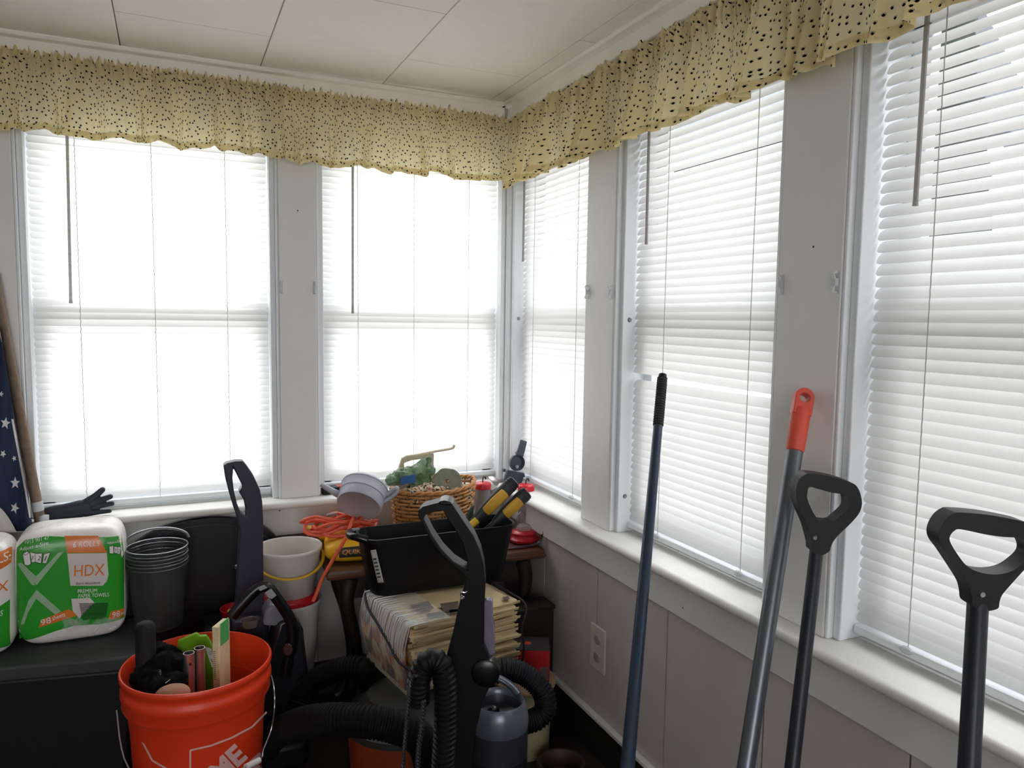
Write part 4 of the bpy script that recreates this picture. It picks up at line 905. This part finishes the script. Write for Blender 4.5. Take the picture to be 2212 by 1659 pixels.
t = thing('hand_cultivator', V((f(1150, 1165).x, -.285, TT)), 'dark bent metal hand fork lying beside the red feeder with its tines up', 'garden fork')
zf = TT+.005
pz = [V((f(1085, 1165).x, -.285, zf)), V((f(1130, 1165).x, -.285, zf)), V((f(1156, 1165).x, -.285, zf+.002)), V((f(1166, 1160).x, -.285, zf+.010)), V((f(1171, 1148).x, -.285, zf+.026))]
MB().tube(catmull(pz, 6), .006, 10, flat=.45, up=EZ).build('shank', RSM, t)
for k in range(3):
    q = pz[-1]+V((.002*(k-1), .012*(k-1), 0)); MB().tube([pz[-1], q+EZ*.006, q+V((.002, 0, .026))], [.004, .003, .0022], 8).build('tine', RSM, t)
# black bracket on the sill at the corner
SL = mat('slate_black_plastic', '#2e3948', .4, var=.1)
f = lambda x, y: YP(x, y, -.080)
q = f(1106, 1036)
t = thing('rain_gauge_bracket', V((q.x, q.y, SZ)), 'black plastic bracket with a round cup and a tab on the corner of the sill', 'bracket')
dz_ = SZ-q.z
f = lambda x, y: YP(x, y, -.080)+EZ*(dz_+.0005)
MB().plate([(1096,1003),(1132,1010),(1124,1036),(1086,1031)], [], .014, EY, f).build('base_block', SL, t, bevel=.002)
MB().plate([(1115,971),(1120,955),(1125,938),(1138,942),(1134,960),(1130,975)], [], .006, EY, f).build('tab', SL, t, bevel=.001)
c = f(1116.5, 988); MB().lathe([(0, -.004), (.018, -.004), (.0235, .004), (.0255, .006), (.0262, .002), (.024, -.008), (0, -.010)], c, 36, EX, EZ, -EY).build('round_cup', SL, t)
for px, py in ((1089, 1004), (1130, 1016)): MB().box(f(px, py), (.008, .012, .009)).build('side_peg', SL, t, bevel=.001)
MB().ball(c+V((-.002, -.006, -.012)), .006, 12).build('clear_bead', CLEARP, t)
# ------------------------------------------------------------------ black tub with tools
zT, zB = .648, .498
def tubring(w, d, z, cy, r, bow): return [V((-.337+x, cy+y-bow*(max(0, -y)/(d/2))*(1-(x/(w/2))**2), z)) for x, y in rounded(w, d, r, 7)]
def densify(r, k=5): return [r[i]+(r[(i+1) % len(r)]-r[i])*j/k for i in range(len(r)) for j in range(k)]
t = thing('black_tub', V((-.337, -.37, zB)), 'black plastic tub sitting on the wrapped newspapers in front of the table', 'tub')
R = [tubring(.352, .070, zB, -.372, .03, .030), tubring(.365, .085, zB+.02, -.372, .03, .028), tubring(.405, .118, zT-.010, -.372, .035, .012), tubring(.411, .124, zT-.009, -.372, .036, .012), tubring(.412, .125, zT, -.372, .036, .012), tubring(.402, .115, zT, -.372, .034, .012), tubring(.360, .078, zB+.022, -.372, .03, .026), tubring(.346, .064, zB+.005, -.372, .03, .028)]
tb = loft(MB(), [densify(r) for r in R]).build('tub_shell', BLK, t, ang=45)
hx = -.337-.206; hp = catmull([V((hx+.012, -.415, zT-.004)), V((hx-.012, -.405, zT+.004)), V((hx-.022, -.385, zT+.003)), V((hx-.022, -.36, zT+.001)), V((hx-.012, -.335, zT-.003)), V((hx+.01, -.325, zT-.006))], 6)
MB().tube(hp, .0085, 10, flat=1.2, up=EZ).build('grab_handle', BLKG, t)
mb = MB(); stf = lambda x, y: V((-.530+.008*((y-1190)/70)+(x-800)*.0011, -.4150+.006*((y-1190)/70), 0))
lbq = [P(x, y, (V((-.52, -.43, .6))-CAM).dot(FH)) for x, y in ((800, 1189), (812, 1187), (829, 1258), (816, 1259))]
def LB(u, v): return (lbq[0]*(1-u)+lbq[1]*u)*(1-v)+(lbq[3]*(1-u)+lbq[2]*u)*v
MB().grid(lambda u, v: LB(u, v)+EZ*0, 4, 8).build('paper_sticker', mat('grey_white_sticker', '#a9a4a0', .5, var=.25, scale=70), t, solid=.0008)
mb = MB()
for k in range(6):
    v = .25+.11*k; mb.grid(lambda u, w: LB(.15+.6*u, v+.05*w)-EY*.001+V((-.0006, 0, 0)), 2, 1)
mb.build('sticker_print', PDG, t, smooth=False)
GRIPY = mat('mustard_grip', '#c99a2e', .55, var=.1, bump=.15, bscale=300); GRIPB = mat('dark_grip_plastic', '#23262c', .5, var=.1)
piv = V((-.36, -.372, zB+.02))
t = thing('loppers', piv, 'loppers with two mustard-yellow and black grips sticking up out of the black tub', 'loppers')
for p0, p1, yy in (((1022, 1128), (1113, 1038), -.375), ((1070, 1128), (1140, 1062), -.385)):
    a, b = YP(*p0, yy), YP(*p1, yy-.01); u = (b-a).normalized(); ln = (b-a).length
    ar = MB().tube([piv, a, a+u*.02], [.006, .008, .010], 12).build('arm', GRIPB, t)
    g = MB().tube([a-u*.004, a+u*ln*.12, a+u*ln*.3, a+u*ln*.7, a+u*ln*.9, a+u*ln*.985, b], [.011, .0145, .0190, .0200, .0205, .0175, .010], 18, flat=.75, up=EY).build('grip', GRIPB, t)
    MB().tube([a+u*ln*.20-EY*.0055, a+u*ln*.28-EY*.0075, a+u*ln*.5-EY*.0075, a+u*ln*.72-EY*.0080, a+u*ln*.80-EY*.0055], [.004, .0150, .0165, .0155, .004], 18, flat=.55, up=EY).build('yellow_pad', GRIPY, g)
    if p0[0] == 1022: MB().tube([a-u*.03-EY*.004, a+u*.012-EY*.005], [.009, .0105], 12).build('yellow_collar', mat('yellow_collar', '#d9ae22', .4), ar)
    for k in range(3): MB().tube([a+u*ln*(.86+.045*k), a+u*ln*(.865+.045*k)],   .0212, 18, flat=.77, up=EY).build('end_ridge', BLKG, g)
MB().tube([piv-EY*.01, piv+EY*.01], .012, 16).build('pivot', STEEL, t)
for (pts, yy, lab) in (([(1002,1150),(1008,1112),(1020,1092),(1024,1090),(1021,1104),(1014,1150)], -.36, 'left dark green pointed sheath poking out of the black tub'), ([(1010,1150),(1018,1118),(1032,1102),(1040,1104),(1036,1116),(1026,1150)], -.352, 'right brownish-green sheath with a flat end poking out of the black tub')):
    lo_ = [(x, y+55) for x, y in pts if y > 1140]
    f = lambda x, y: YP(x, y, yy)
    p2 = [pts[0][:1]+(1190,)]+pts[1:-1]+[pts[-1][:1]+(1190,)]
    g = MB().plate(p2, [], .012, EY, f).build('green_sheath', mat('dark_green_plastic', '#27382c', .5, var=.25) if yy == -.36 else mat('brown_green_plastic', '#4a4430', .6, var=.3), bevel=.004); tag(g, lab, 'tool', 'green sheaths in the black tub')
# ------------------------------------------------------------------ wrapped newspapers
n0, n1, n2 = V((-.479, -.609, 0)), V((-.176, -.558, 0)), V((-.595, -.385, 0))
na, nb = (n1-n0), (n2-n0); La, Lb = na.length, nb.length; na.normalize(); nb = (nb-na*nb.dot(na)).normalized(); Z0, Z1 = .325, .492
t = thing('newspaper_bundle', V((*((n1+n2)/2).xy, Z0)), 'bundle of yellowed newspapers in clear film tied with black cord, under the black tub', 'newspapers')
rnd = random.Random(21); NL = 15
for k in range(NL):
    h = (Z1-Z0-.004)/NL; z = Z0+.002+h*k; j = V((rnd.uniform(-.010, .006), rnd.uniform(-.008, .008), 0)); mb = MB()
    tw = rnd.uniform(-.035, .035); e1 = (na+nb*tw).normalized(); e2 = V((-e1.y, e1.x, 0)); o = n0+na*.006+nb*.006+j
    def sheet(u, v, top): return o+e1*((La-.018)*u)+e2*((Lb-.018)*v)+EZ*(z+(h*.88 if top else 0)+.005*sin(u*4+k*1.3)*sin(v*3+k*.7)*(k/NL)-.004*(1-u)**6*(k < 6))
    nu, nv = 8, 6
    top = [sheet(i/nu, jj/nv, 1) for jj in range(nv+1) for i in range(nu+1)]; bot_ = [sheet(i/nu, jj/nv, 0) for jj in range(nv+1) for i in range(nu+1)]
    W_ = nu+1; q = [(jj*W_+i, jj*W_+i+1, (jj+1)*W_+i+1, (jj+1)*W_+i) for jj in range(nv) for i in range(nu)]; n = len(top)
    bd = [i for i in range(W_)]+[jj*W_+nu for jj in range(1, nv+1)]+[nv*W_+i for i in range(nu-1, -1, -1)]+[jj*W_ for jj in range(nv-1, 0, -1)]
    mb.add(top+bot_, q+[tuple(n+i for i in reversed(f)) for f in q]+[(bd[i], n+bd[i], n+bd[(i+1) % len(bd)], bd[(i+1) % len(bd)]) for i in range(len(bd))])
    # folded leaf edges along the visible front side
    for s in range(3): mb.box(o+e1*(La*.5)-e2*(.0006+.0012*s)+EZ*(z+h*(.2+.25*s)), (La*.93, .003, .0012), e1, e2)
    mb.build('newspaper', NEWS, t, ang=30)
# printed columns on the top sheet
tp = lambda x, y: (lambda q: V((q.x, q.y, Z1+.0022)))(ZP(x, y, Z1))
for p in ([(885,1309),(925,1300),(938,1316),(900,1326)], [(950,1306),(990,1300),(990,1322),(962,1328)], [(920,1328),(958,1322),(962,1331),(925,1338)], [(970,1320),(996,1316),(996,1325),(972,1330)], [(1085,1292),(1098,1289),(1102,1296),(1089,1299)]):
    mb = MB(); poly(mb, p, tp); mb.build('printed_picture', mat('newspaper_print', '#5b4a42', .85, var=.4, scale=60), t, smooth=False)
mb = MB()
for k in range(14):
    y = 1304+k*3; 
    for q in stroke([(905+k*1.5, y+26-k), (985+k, y+12-k)], .9): poly(mb, q, tp)
mb.build('printed_columns', mat('newspaper_text', '#8d7a5f', .85), t, smooth=False)
# film stretched over the left end, gathered into ridges
film = mat('stretched_film', '#eef0f0', .14, trans=.80, bump=.8, bscale=70, spec=1)
def end_(u, v):      # u along the left end (front to back), v over the edge and down
    ridge = .0022*sin(u*70+3*sin(v*3))*(math.exp(-((v-.42)/.28)**2))+.0014*sin(u*131+v*4)
    s = n0-na*.004+nb*(Lb*(u*1.04-.02)); H = Z1-Z0
    if v < .34: q = s+na*(.105*(1-v/.34))+EZ*(Z1+.0035)
    else:
        w = (v-.34)/.66; q = s-na*(.014*sin(pi*min(1, w*1.2)))+EZ*(Z1+.0035-(H+.006)*w)
    return q+(EZ*.75-na*.65)*ridge
MB().grid(end_, 150, 26).build('film_wrap', film, t, ang=180)
def pagemat():
    m = bpy.data.materials.new('printed_pages'); m.use_nodes = True; tr = m.node_tree; b = tr.nodes['Principled BSDF']; b.inputs['Roughness'].default_value = .5
    tc = tr.nodes.new('ShaderNodeTexCoord'); mp = tr.nodes.new('ShaderNodeMapping'); mp.inputs['Scale'].default_value = (1, 1, .55); n = tr.nodes.new('ShaderNodeTexNoise'); n.inputs['Scale'].default_value = 17; n.inputs['Detail'].default_value = 3; n.inputs['Distortion'].default_value = 1.2
    cr = tr.nodes.new('ShaderNodeValToRGB'); e = cr.color_ramp.elements; e[0].color = lin('#2a2420'); e[0].position = .36; e[1].position = .44; e[1].color = lin('#5a463a')
    for p_, c_ in ((.50, '#b4662e'), (.55, '#c28a52'), (.60, '#cdb98c'), (.70, '#d6c7a0')): x = e.new(p_); x.color = lin(c_)
    tr.links.new(tc.outputs['Object'], mp.inputs[0]); tr.links.new(mp.outputs[0], n.inputs[0]); tr.links.new(n.outputs[0], cr.inputs[0]); tr.links.new(cr.outputs[0], b.inputs[0]); return m
MB().grid(lambda i, j: end_(.01+.97*i, .36+.60*j)+na*.0034-EZ*.0005, 40, 24).build('printed_page', pagemat(), t, ang=180)
rnd = random.Random(31); mb = MB()
for k in range(58):      # gathered creases running from the top edge down to the cord
    u = .02+.96*k/57+rnd.uniform(-.008, .008); v1 = .40+.16*(1-u)+rnd.uniform(.06, .22); v0 = .18+rnd.uniform(-.06, .12)
    mb.tube([end_(u+(.5-u)*.10*(v-.34), v)+(EZ*.6-na*.8)*(.0012*sin(pi*(v-v0)/(v1-v0))) for v in [v0+(v1-v0)*i/12 for i in range(13)]], [.0001+.0013*sin(pi*i/12) for i in range(13)], 6)
mb.build('film_crease', mat('film_crease_plastic', '#e9e9ea', .12, trans=.35, spec=.9), t, ang=180)['kind'] = 'stuff'
def tie(pts): MB().tube(catmull(pts, 6), .0032, 8).build('black_cord', mat('black_tie_cord', '#101014', .6), t)
S = lambda u, w: n0-na*.020+nb*(Lb*u)+EZ*(Z0+(Z1-Z0)*w)
tie([S(1.04, 1.03)+na*.02, S(.8, .92), S(.55, .78), S(.3, .63), S(.1, .50), S(-.05, .44)+na*.01, S(-.06, .2)+na*.02, S(-.04, -.03)+na*.04])
Sr = lambda u, w: n1+na*.006+nb*(Lb*u)+EZ*(Z0+(Z1-Z0)*w)
tie([Sr(.5, 1.03)-na*.015, Sr(.2, 1.02)-na*.01, Sr(-.02, .92), Sr(-.035, .6)-na*.014, Sr(-.03, .3)-na*.006, Sr(-.03, 0)-na*.012])
# ------------------------------------------------------------------ orange-drum shop vacuum under the papers
sv = P(872, 1600, 1.665); sv = V((sv.x, sv.y, FZ))
t = thing('shop_vacuum', sv, 'shop vacuum with an orange drum and grey-black lid under the newspaper bundle', 'vacuum')
DR = .128; zd = .255-FZ
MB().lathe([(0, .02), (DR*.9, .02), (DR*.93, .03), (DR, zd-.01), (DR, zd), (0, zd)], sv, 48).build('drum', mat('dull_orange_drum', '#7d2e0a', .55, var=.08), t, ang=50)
MB().lathe([(DR, zd), (DR+.010, zd+.003), (DR+.010, zd+.018), (DR-.012, zd+.028), (DR*.72, zd+.050), (DR*.65, Z0-FZ-.003), (0, Z0-FZ-.003)], sv, 48).build('lid', mat('grey_black_lid', '#232523', .6, var=.1), t, ang=35)
for k in range(4):
    a = RAD(45+90*k); MB().ball(sv+V((DR*.8*cos(a), DR*.8*sin(a), .012)), (.014, .014, .012), 12).build('caster', BLK, t)
HO = mat('black_hose', '#070708', .5, var=.12, spec=.3)
h = hose(MB(), [P(572, 1616, 1.68), P(600, 1584, 1.66), P(650, 1562, 1.57), P(720, 1554, 1.48), P(800, 1559, 1.445), P(868, 1574, 1.455), P(912, 1602, 1.48), P(930, 1660, 1.50)], .032, .0085, .055, 16).build('vacuum_hose', mat('brown_black_hose', '#080606', .7, var=.12, spec=.18))
tag(h, 'thick ribbed black hose lying across the front of the orange shop vacuum', 'hose')
h = hose(MB(), [P(640, 1540, 1.70), P(668, 1482, 1.74), P(706, 1456, 1.74), P(750, 1442, 1.73), P(785, 1446, 1.72), P(800, 1480, 1.72)], .026, .008, .06, 16).build('vacuum_hose', mat('brown_black_hose', '#080606', .7, var=.12, spec=.18))
tag(h, 'ribbed black hose in the shadow to the left of the newspaper bundle', 'hose')
# ------------------------------------------------------------------ black upright vacuum in front
T = 1.40; Q = lambda x, y: P(x, y, T)
q = Q(990, 1659); t = thing('upright_vacuum', V((q.x, q.y, FZ)), 'black upright vacuum with an open loop handle standing in front of the black tub', 'vacuum')
outer = [(906,1108),(907,1096),(916,1089),(938,1083),(951,1080),(953,1077),(966,1076),(979,1083),(990,1100),(1006,1124),(1024,1150),(1038,1182),(1046,1215),(1049,1250),(1047,1300),(1046,1385),(1058,1415),(1060,1470),(1045,1500),(1030,1560),(1020,1659),(1010,1760),(935,1760),(945,1659),(950,1560),(952,1480),(964,1420),(980,1360),(990,1312),(1004,1262),(1009,1240),(985,1216),(956,1192),(930,1155),(917,1128)]
hole = [(917,1113),(921,1106),(940,1100),(959,1096),(966,1110),(985,1138),(1000,1165),(1009,1195),(1012,1224),(1003,1219),(980,1204),(955,1178),(935,1148)]
MB().plate(outer, [hole], .044, FH, Q).build('body', BLK, t, bevel=.010)
MB().plate([(949,1082),(951,1077),(962,1075),(975,1078),(981,1084),(970,1086),(958,1085)], [], .048, FH, Q).build('handle_cap', BLKG, t, bevel=.003)
c = Q(1050, 1441)-FH*.024; MB().lathe([(0, .006), (.022, .006), (.027, .003), (.028, -.02)], c, 32, RH, EZ, -FH).build('round_hinge', BLKG, t)
MB().plate([(1040,1304),(1052,1297),(1064,1298),(1065,1340),(1068,1352),(1069,1412),(1050,1430),(1040,1400)], [], .02, FH, lambda x, y: Q(x, y)+FH*.01).build('clear_attachment', mat('lavender_clear_plastic', '#8d86a0', .15, trans=.3), t, bevel=.003)
MB().tube(catmull([Q(1010, 1268)-FH*.02, Q(1006, 1270)-FH*.024, Q(999, 1269)-FH*.024, Q(998, 1276)-FH*.024, Q(1004, 1280)-FH*.024, Q(999, 1284)-FH*.024], 5), .0018, 8).build('chrome_hook', mat('chrome', '#d6d8da', .12, 1), t)
qq = Q(975, 1750); MB().bb((q.x-.15, q.y-.10, FZ+.004), (q.x+.04, q.y+.05, FZ+.09)).build('floor_head', BLK, t, bevel=.02)
MB().tube([V((q.x, q.y, FZ+.07)), V((qq.x, qq.y, qq.z+.02))], .04, 20).build('neck', BLK, t)
T2 = 1.34; Q = lambda x, y: P(x, y, T2)
hose(MB(), [Q(902, 1520)+FH*.012, Q(905, 1470), Q(918, 1436), Q(936, 1426), Q(954, 1440), Q(962, 1490), Q(962, 1560), Q(956, 1659), Q(946, 1760), V((q.x-.06, q.y-.06, FZ+.12))], .0205, .0105, .10, 16).build('ribbed_hose', HO, t)
def rope(mb, pts, r, pitch, n=2):
    p = resample(catmull(pts, 12), .0035)
    for s in range(n):
        path = []
        for i, c in enumerate(p):
            d = (p[min(i+1, len(p)-1)]-p[max(0, i-1)]).normalized(); e = d.cross(FH).normalized(); a = 2*pi*i*.0035/pitch+2*pi*s/n; path.append(c+e*(r*cos(a))+FH*(r*sin(a)))
        mb.tube(path, r*1.05, 7)
    return mb
g = rope(MB(), [Q(905, 1448)-FH*.022, Q(893, 1452)-FH*.022, Q(886, 1500)-FH*.012, Q(879, 1570)-FH*.012, Q(873, 1640)-FH*.012, Q(868, 1720)-FH*.012, Q(866, 1850)], .0022, .014).build('power_cord', mat('dark_grey_cord', '#2e2e32', .4), t)
rope(MB(), [Q(918, 1500)-FH*.024, Q(916, 1545)-FH*.024, Q(908, 1600)-FH*.024, Q(905, 1659)-FH*.024, Q(903, 1740)-FH*.024], .0028, .014).build('power_cord', mat('dark_grey_cord', '#2e2e32', .4), t)
# ------------------------------------------------------------------ silver-grey canister vacuum
cb = P(1077, 1560, 1.50); cb = V((cb.x, cb.y, FZ)); zt_ = P(1077, 1512, 1.50).z-FZ; R_ = 66*1.50/FPX
t = thing('canister_vacuum', cb, 'silver-grey round canister vacuum with a moulded top handle beside the black upright', 'vacuum')
MB().lathe([(0, .006), (R_*.96, .006), (R_, .02), (R_, zt_-.115), (0, zt_-.115)], cb, 44).build('lower_bin', mat('dark_grey_bin', '#17171b', .4, var=.1), t, ang=50)
MB().lathe([(R_*1.003, zt_-.1145), (R_*1.006, zt_-.10), (R_*1.006, zt_-.055), (0, zt_-.055)], cb, 44).build('grey_band', mat('mid_grey_plastic', '#2b2d34', .4, var=.08), t, ang=50)
MB().lathe([(R_*1.01, zt_-.0545), (R_*1.03, zt_-.046), (R_*1.03, zt_-.036), (R_*.99, zt_-.020), (R_*.90, zt_-.002), (R_*.84, zt_+.002), (R_*.78, zt_-.002), (R_*.75, zt_-.012)], cb, 48).build('silver_top', mat('silver_rim_plastic', '#666b76', .28, metal=.4, var=.06), t, ang=60)
MB().lathe([(R_*.76, zt_-.010), (R_*.66, zt_-.030), (R_*.30, zt_-.036), (0, zt_-.036)], cb, 40).build('handle_recess', mat('dark_grey_recess', '#33363d', .35, var=.1), t)
hp = [cb+V((0, 0, zt_))+RH*(R_*.88*cos(RAD(a)))+FH*(R_*.70*sin(RAD(a)))+EZ*(-.002+.034*max(0, sin(RAD((a-40)*180/170)))) for a in range(40, 211, 10)]
MB().tube(hp, .0095, 12, flat=.75, up=EZ).build('carry_handle', SILV, t)
MB().ball(cb+EZ*(zt_-.026)-RH*.012, (.015, .010, .014), 14).build('dark_knob', BLKG, t)
h = hose(MB(), [P(1070, 1452, 1.64), P(1100, 1446, 1.64), P(1138, 1460, 1.64), P(1172, 1494, 1.63), P(1178, 1530, 1.62), P(1160, 1552, 1.61), P(1135, 1560, 1.60), P(1110, 1562, 1.585)], .0245, .0072, .06, 18).build('vacuum_hose', mat('purple_black_hose', '#0d0b11', .6, var=.12, spec=.3))
tag(h, 'thick ribbed black hose curving round the right side of the silver-grey canister', 'hose')
# ------------------------------------------------------------------ cream pail, red box, ring pot
pb = P(1130, 1600, 1.86); pb = V((pb.x, pb.y, FZ)); zl = P(1130, 1462, 1.86).z-FZ
t = thing('cream_pail', pb, 'cream plastic pail with a beige lid standing behind the ribbed hose', 'bucket')
CRE = mat('cream_plastic', '#b9b08c', .5, var=.1)
MB().lathe([(0, 0), (.064, 0), (.067, .004), (.074, zl-.012), (0, zl-.012)], pb, 40).build('shell', CRE, t, ang=50)
MB().lathe([(0, zl), (.079, zl), (.082, zl-.003), (.082, zl-.012), (.074, zl-.0125), (0, zl-.0118)], pb, 40).build('lid', mat('beige_lid', '#b99f7c', .5), t, ang=50)
c = pb+EZ*zl; e1 = V((.93, -.36, 0)).normalized(); e2 = V((.36, .93, 0)).normalized()
q = P(1168, 1400, (pb-CAM).dot(FH)-.02)
t = thing('red_box', c, 'red cardboard box with a dark top on the cream pail behind the newspapers', 'box')
hb = max(.03, q.z-c.z); o = c+RH*.020+FH*.004+EZ*(hb/2+.001)
MB().box(o, (.088, .075, hb-.003), RH, FH).build('carton', mat('red_carton', '#b3121f', .5, var=.08), t, bevel=.0015)
MB().box(o+EZ*(hb/2-.0005), (.089, .076, .003), RH, FH).build('dark_top', mat('dark_carton_top', '#231d1e', .5), t, bevel=.001)
mb = MB(); mb.lathe([(0, .0004), (.011, .0004)], o+EZ*(hb/2+.0012)-RH*.012, 5).build('red_emblem', mat('red_orange_print', '#d2412e', .5), t, smooth=False)
MB().box(o+RH*.030-FH*.0378-EZ*(hb*.22), (.022, .001, hb*.4), RH, FH).build('picture_panel', mat('carton_picture', '#6b5a50', .5, var=.4, scale=90), t, smooth=False)
c = ZP(1212, 1650, FZ+.045); c.z = FZ
g = MB().lathe([(.050, 0), (.055, .01), (.060, .045), (.057, .052), (.051, .052), (.047, .045), (.044, .012), (0, .012)], c, 40).build('ring_pot', mat('dark_brown_pot', '#3d2f25', .6, var=.3), ang=50)
tag(g, 'dark brown shallow round pot on the floor at the bottom edge beside the canister', 'pot')
# ------------------------------------------------------------------ outside, glimpsed between the slats, plus an added sky blocker
t = thing('neighbour_house', V((6.4, 5.2, -.6)), 'pale blue-grey neighbouring house glimpsed through the gap in the blind', 'house')
MB().bb((5.4, 3.2, -.6), (7.4, 8.2, 3.2)).build('house_wall', mat('pale_siding', '#c9d4dc', .7, var=.05), t, smooth=False)
for y in (4.1, 5.6, 7.0): MB().bb((5.36, y, .6), (5.41, y+.8, 1.9)).build('house_window', mat('blue_window', '#3d617e', .2), t, smooth=False)
MB().add([(5.1, 2.9, 3.2), (5.1, 8.5, 3.2), (6.4, 8.5, 4.4), (6.4, 2.9, 4.4), (7.7, 8.5, 3.2), (7.7, 2.9, 3.2)], [(0, 1, 2, 3), (3, 2, 4, 5), (0, 3, 5), (1, 4, 2)]).build('house_roof', mat('grey_shingle', '#5b5f63', .9, var=.2), t, smooth=False)
t = thing('sky_blocker', V((2.6, -2.7, -.6)), 'added white block outside the rightmost window, dimming its blind', 'sky blocker')  # added to block part of the sky and darken the rightmost blind
MB().bb((1.6, -4.6, -.6), (3.6, -.85, 2.0)).build('blocker_wall', mat('blocker_white', '#c4c5c6', .8, var=.06), t, smooth=False)
MB().add([(1.5, -4.7, 2.0), (1.5, -.75, 2.0), (3.7, -.75, 2.35), (3.7, -4.7, 2.35), (1.5, -4.7, 2.06), (1.5, -.75, 2.06), (3.7, -.75, 2.41), (3.7, -4.7, 2.41)], [(3, 2, 1, 0), (4, 5, 6, 7), (0, 1, 5, 4), (1, 2, 6, 5), (2, 3, 7, 6), (3, 0, 4, 7)]).build('blocker_roof', mat('grey_shingle', '#5b5f63', .9, var=.2), t, smooth=False)
g0 = V((CAM.x+6.2*sin(RAD(52.5)), CAM.y+6.2*cos(RAD(52.5)), -.6))
t = thing('evergreen', g0, 'slim dark evergreen outside the rightmost window', 'tree')
MB().tube([g0, g0+EZ*1.2], [.09, .06], 10).build('trunk', WOODD, t)
rnd = random.Random(4); MB().grid(lambda u, v: g0+V((cos(2*pi*u), sin(2*pi*u), 0))*((.50*(1-v)**.6+.02)*(1+.25*rnd.uniform(-1, 1)))+EZ*(.8+4.6*v), 40, 40, True).build('foliage', mat('dark_evergreen', '#16201a', .9, var=.4), t, ang=180)
struct(MB().bb((-14, -9, -.75), (14, 16, -.6)).build('ground', mat('pale_concrete', '#b4b2ac', .9, var=.1), smooth=False))
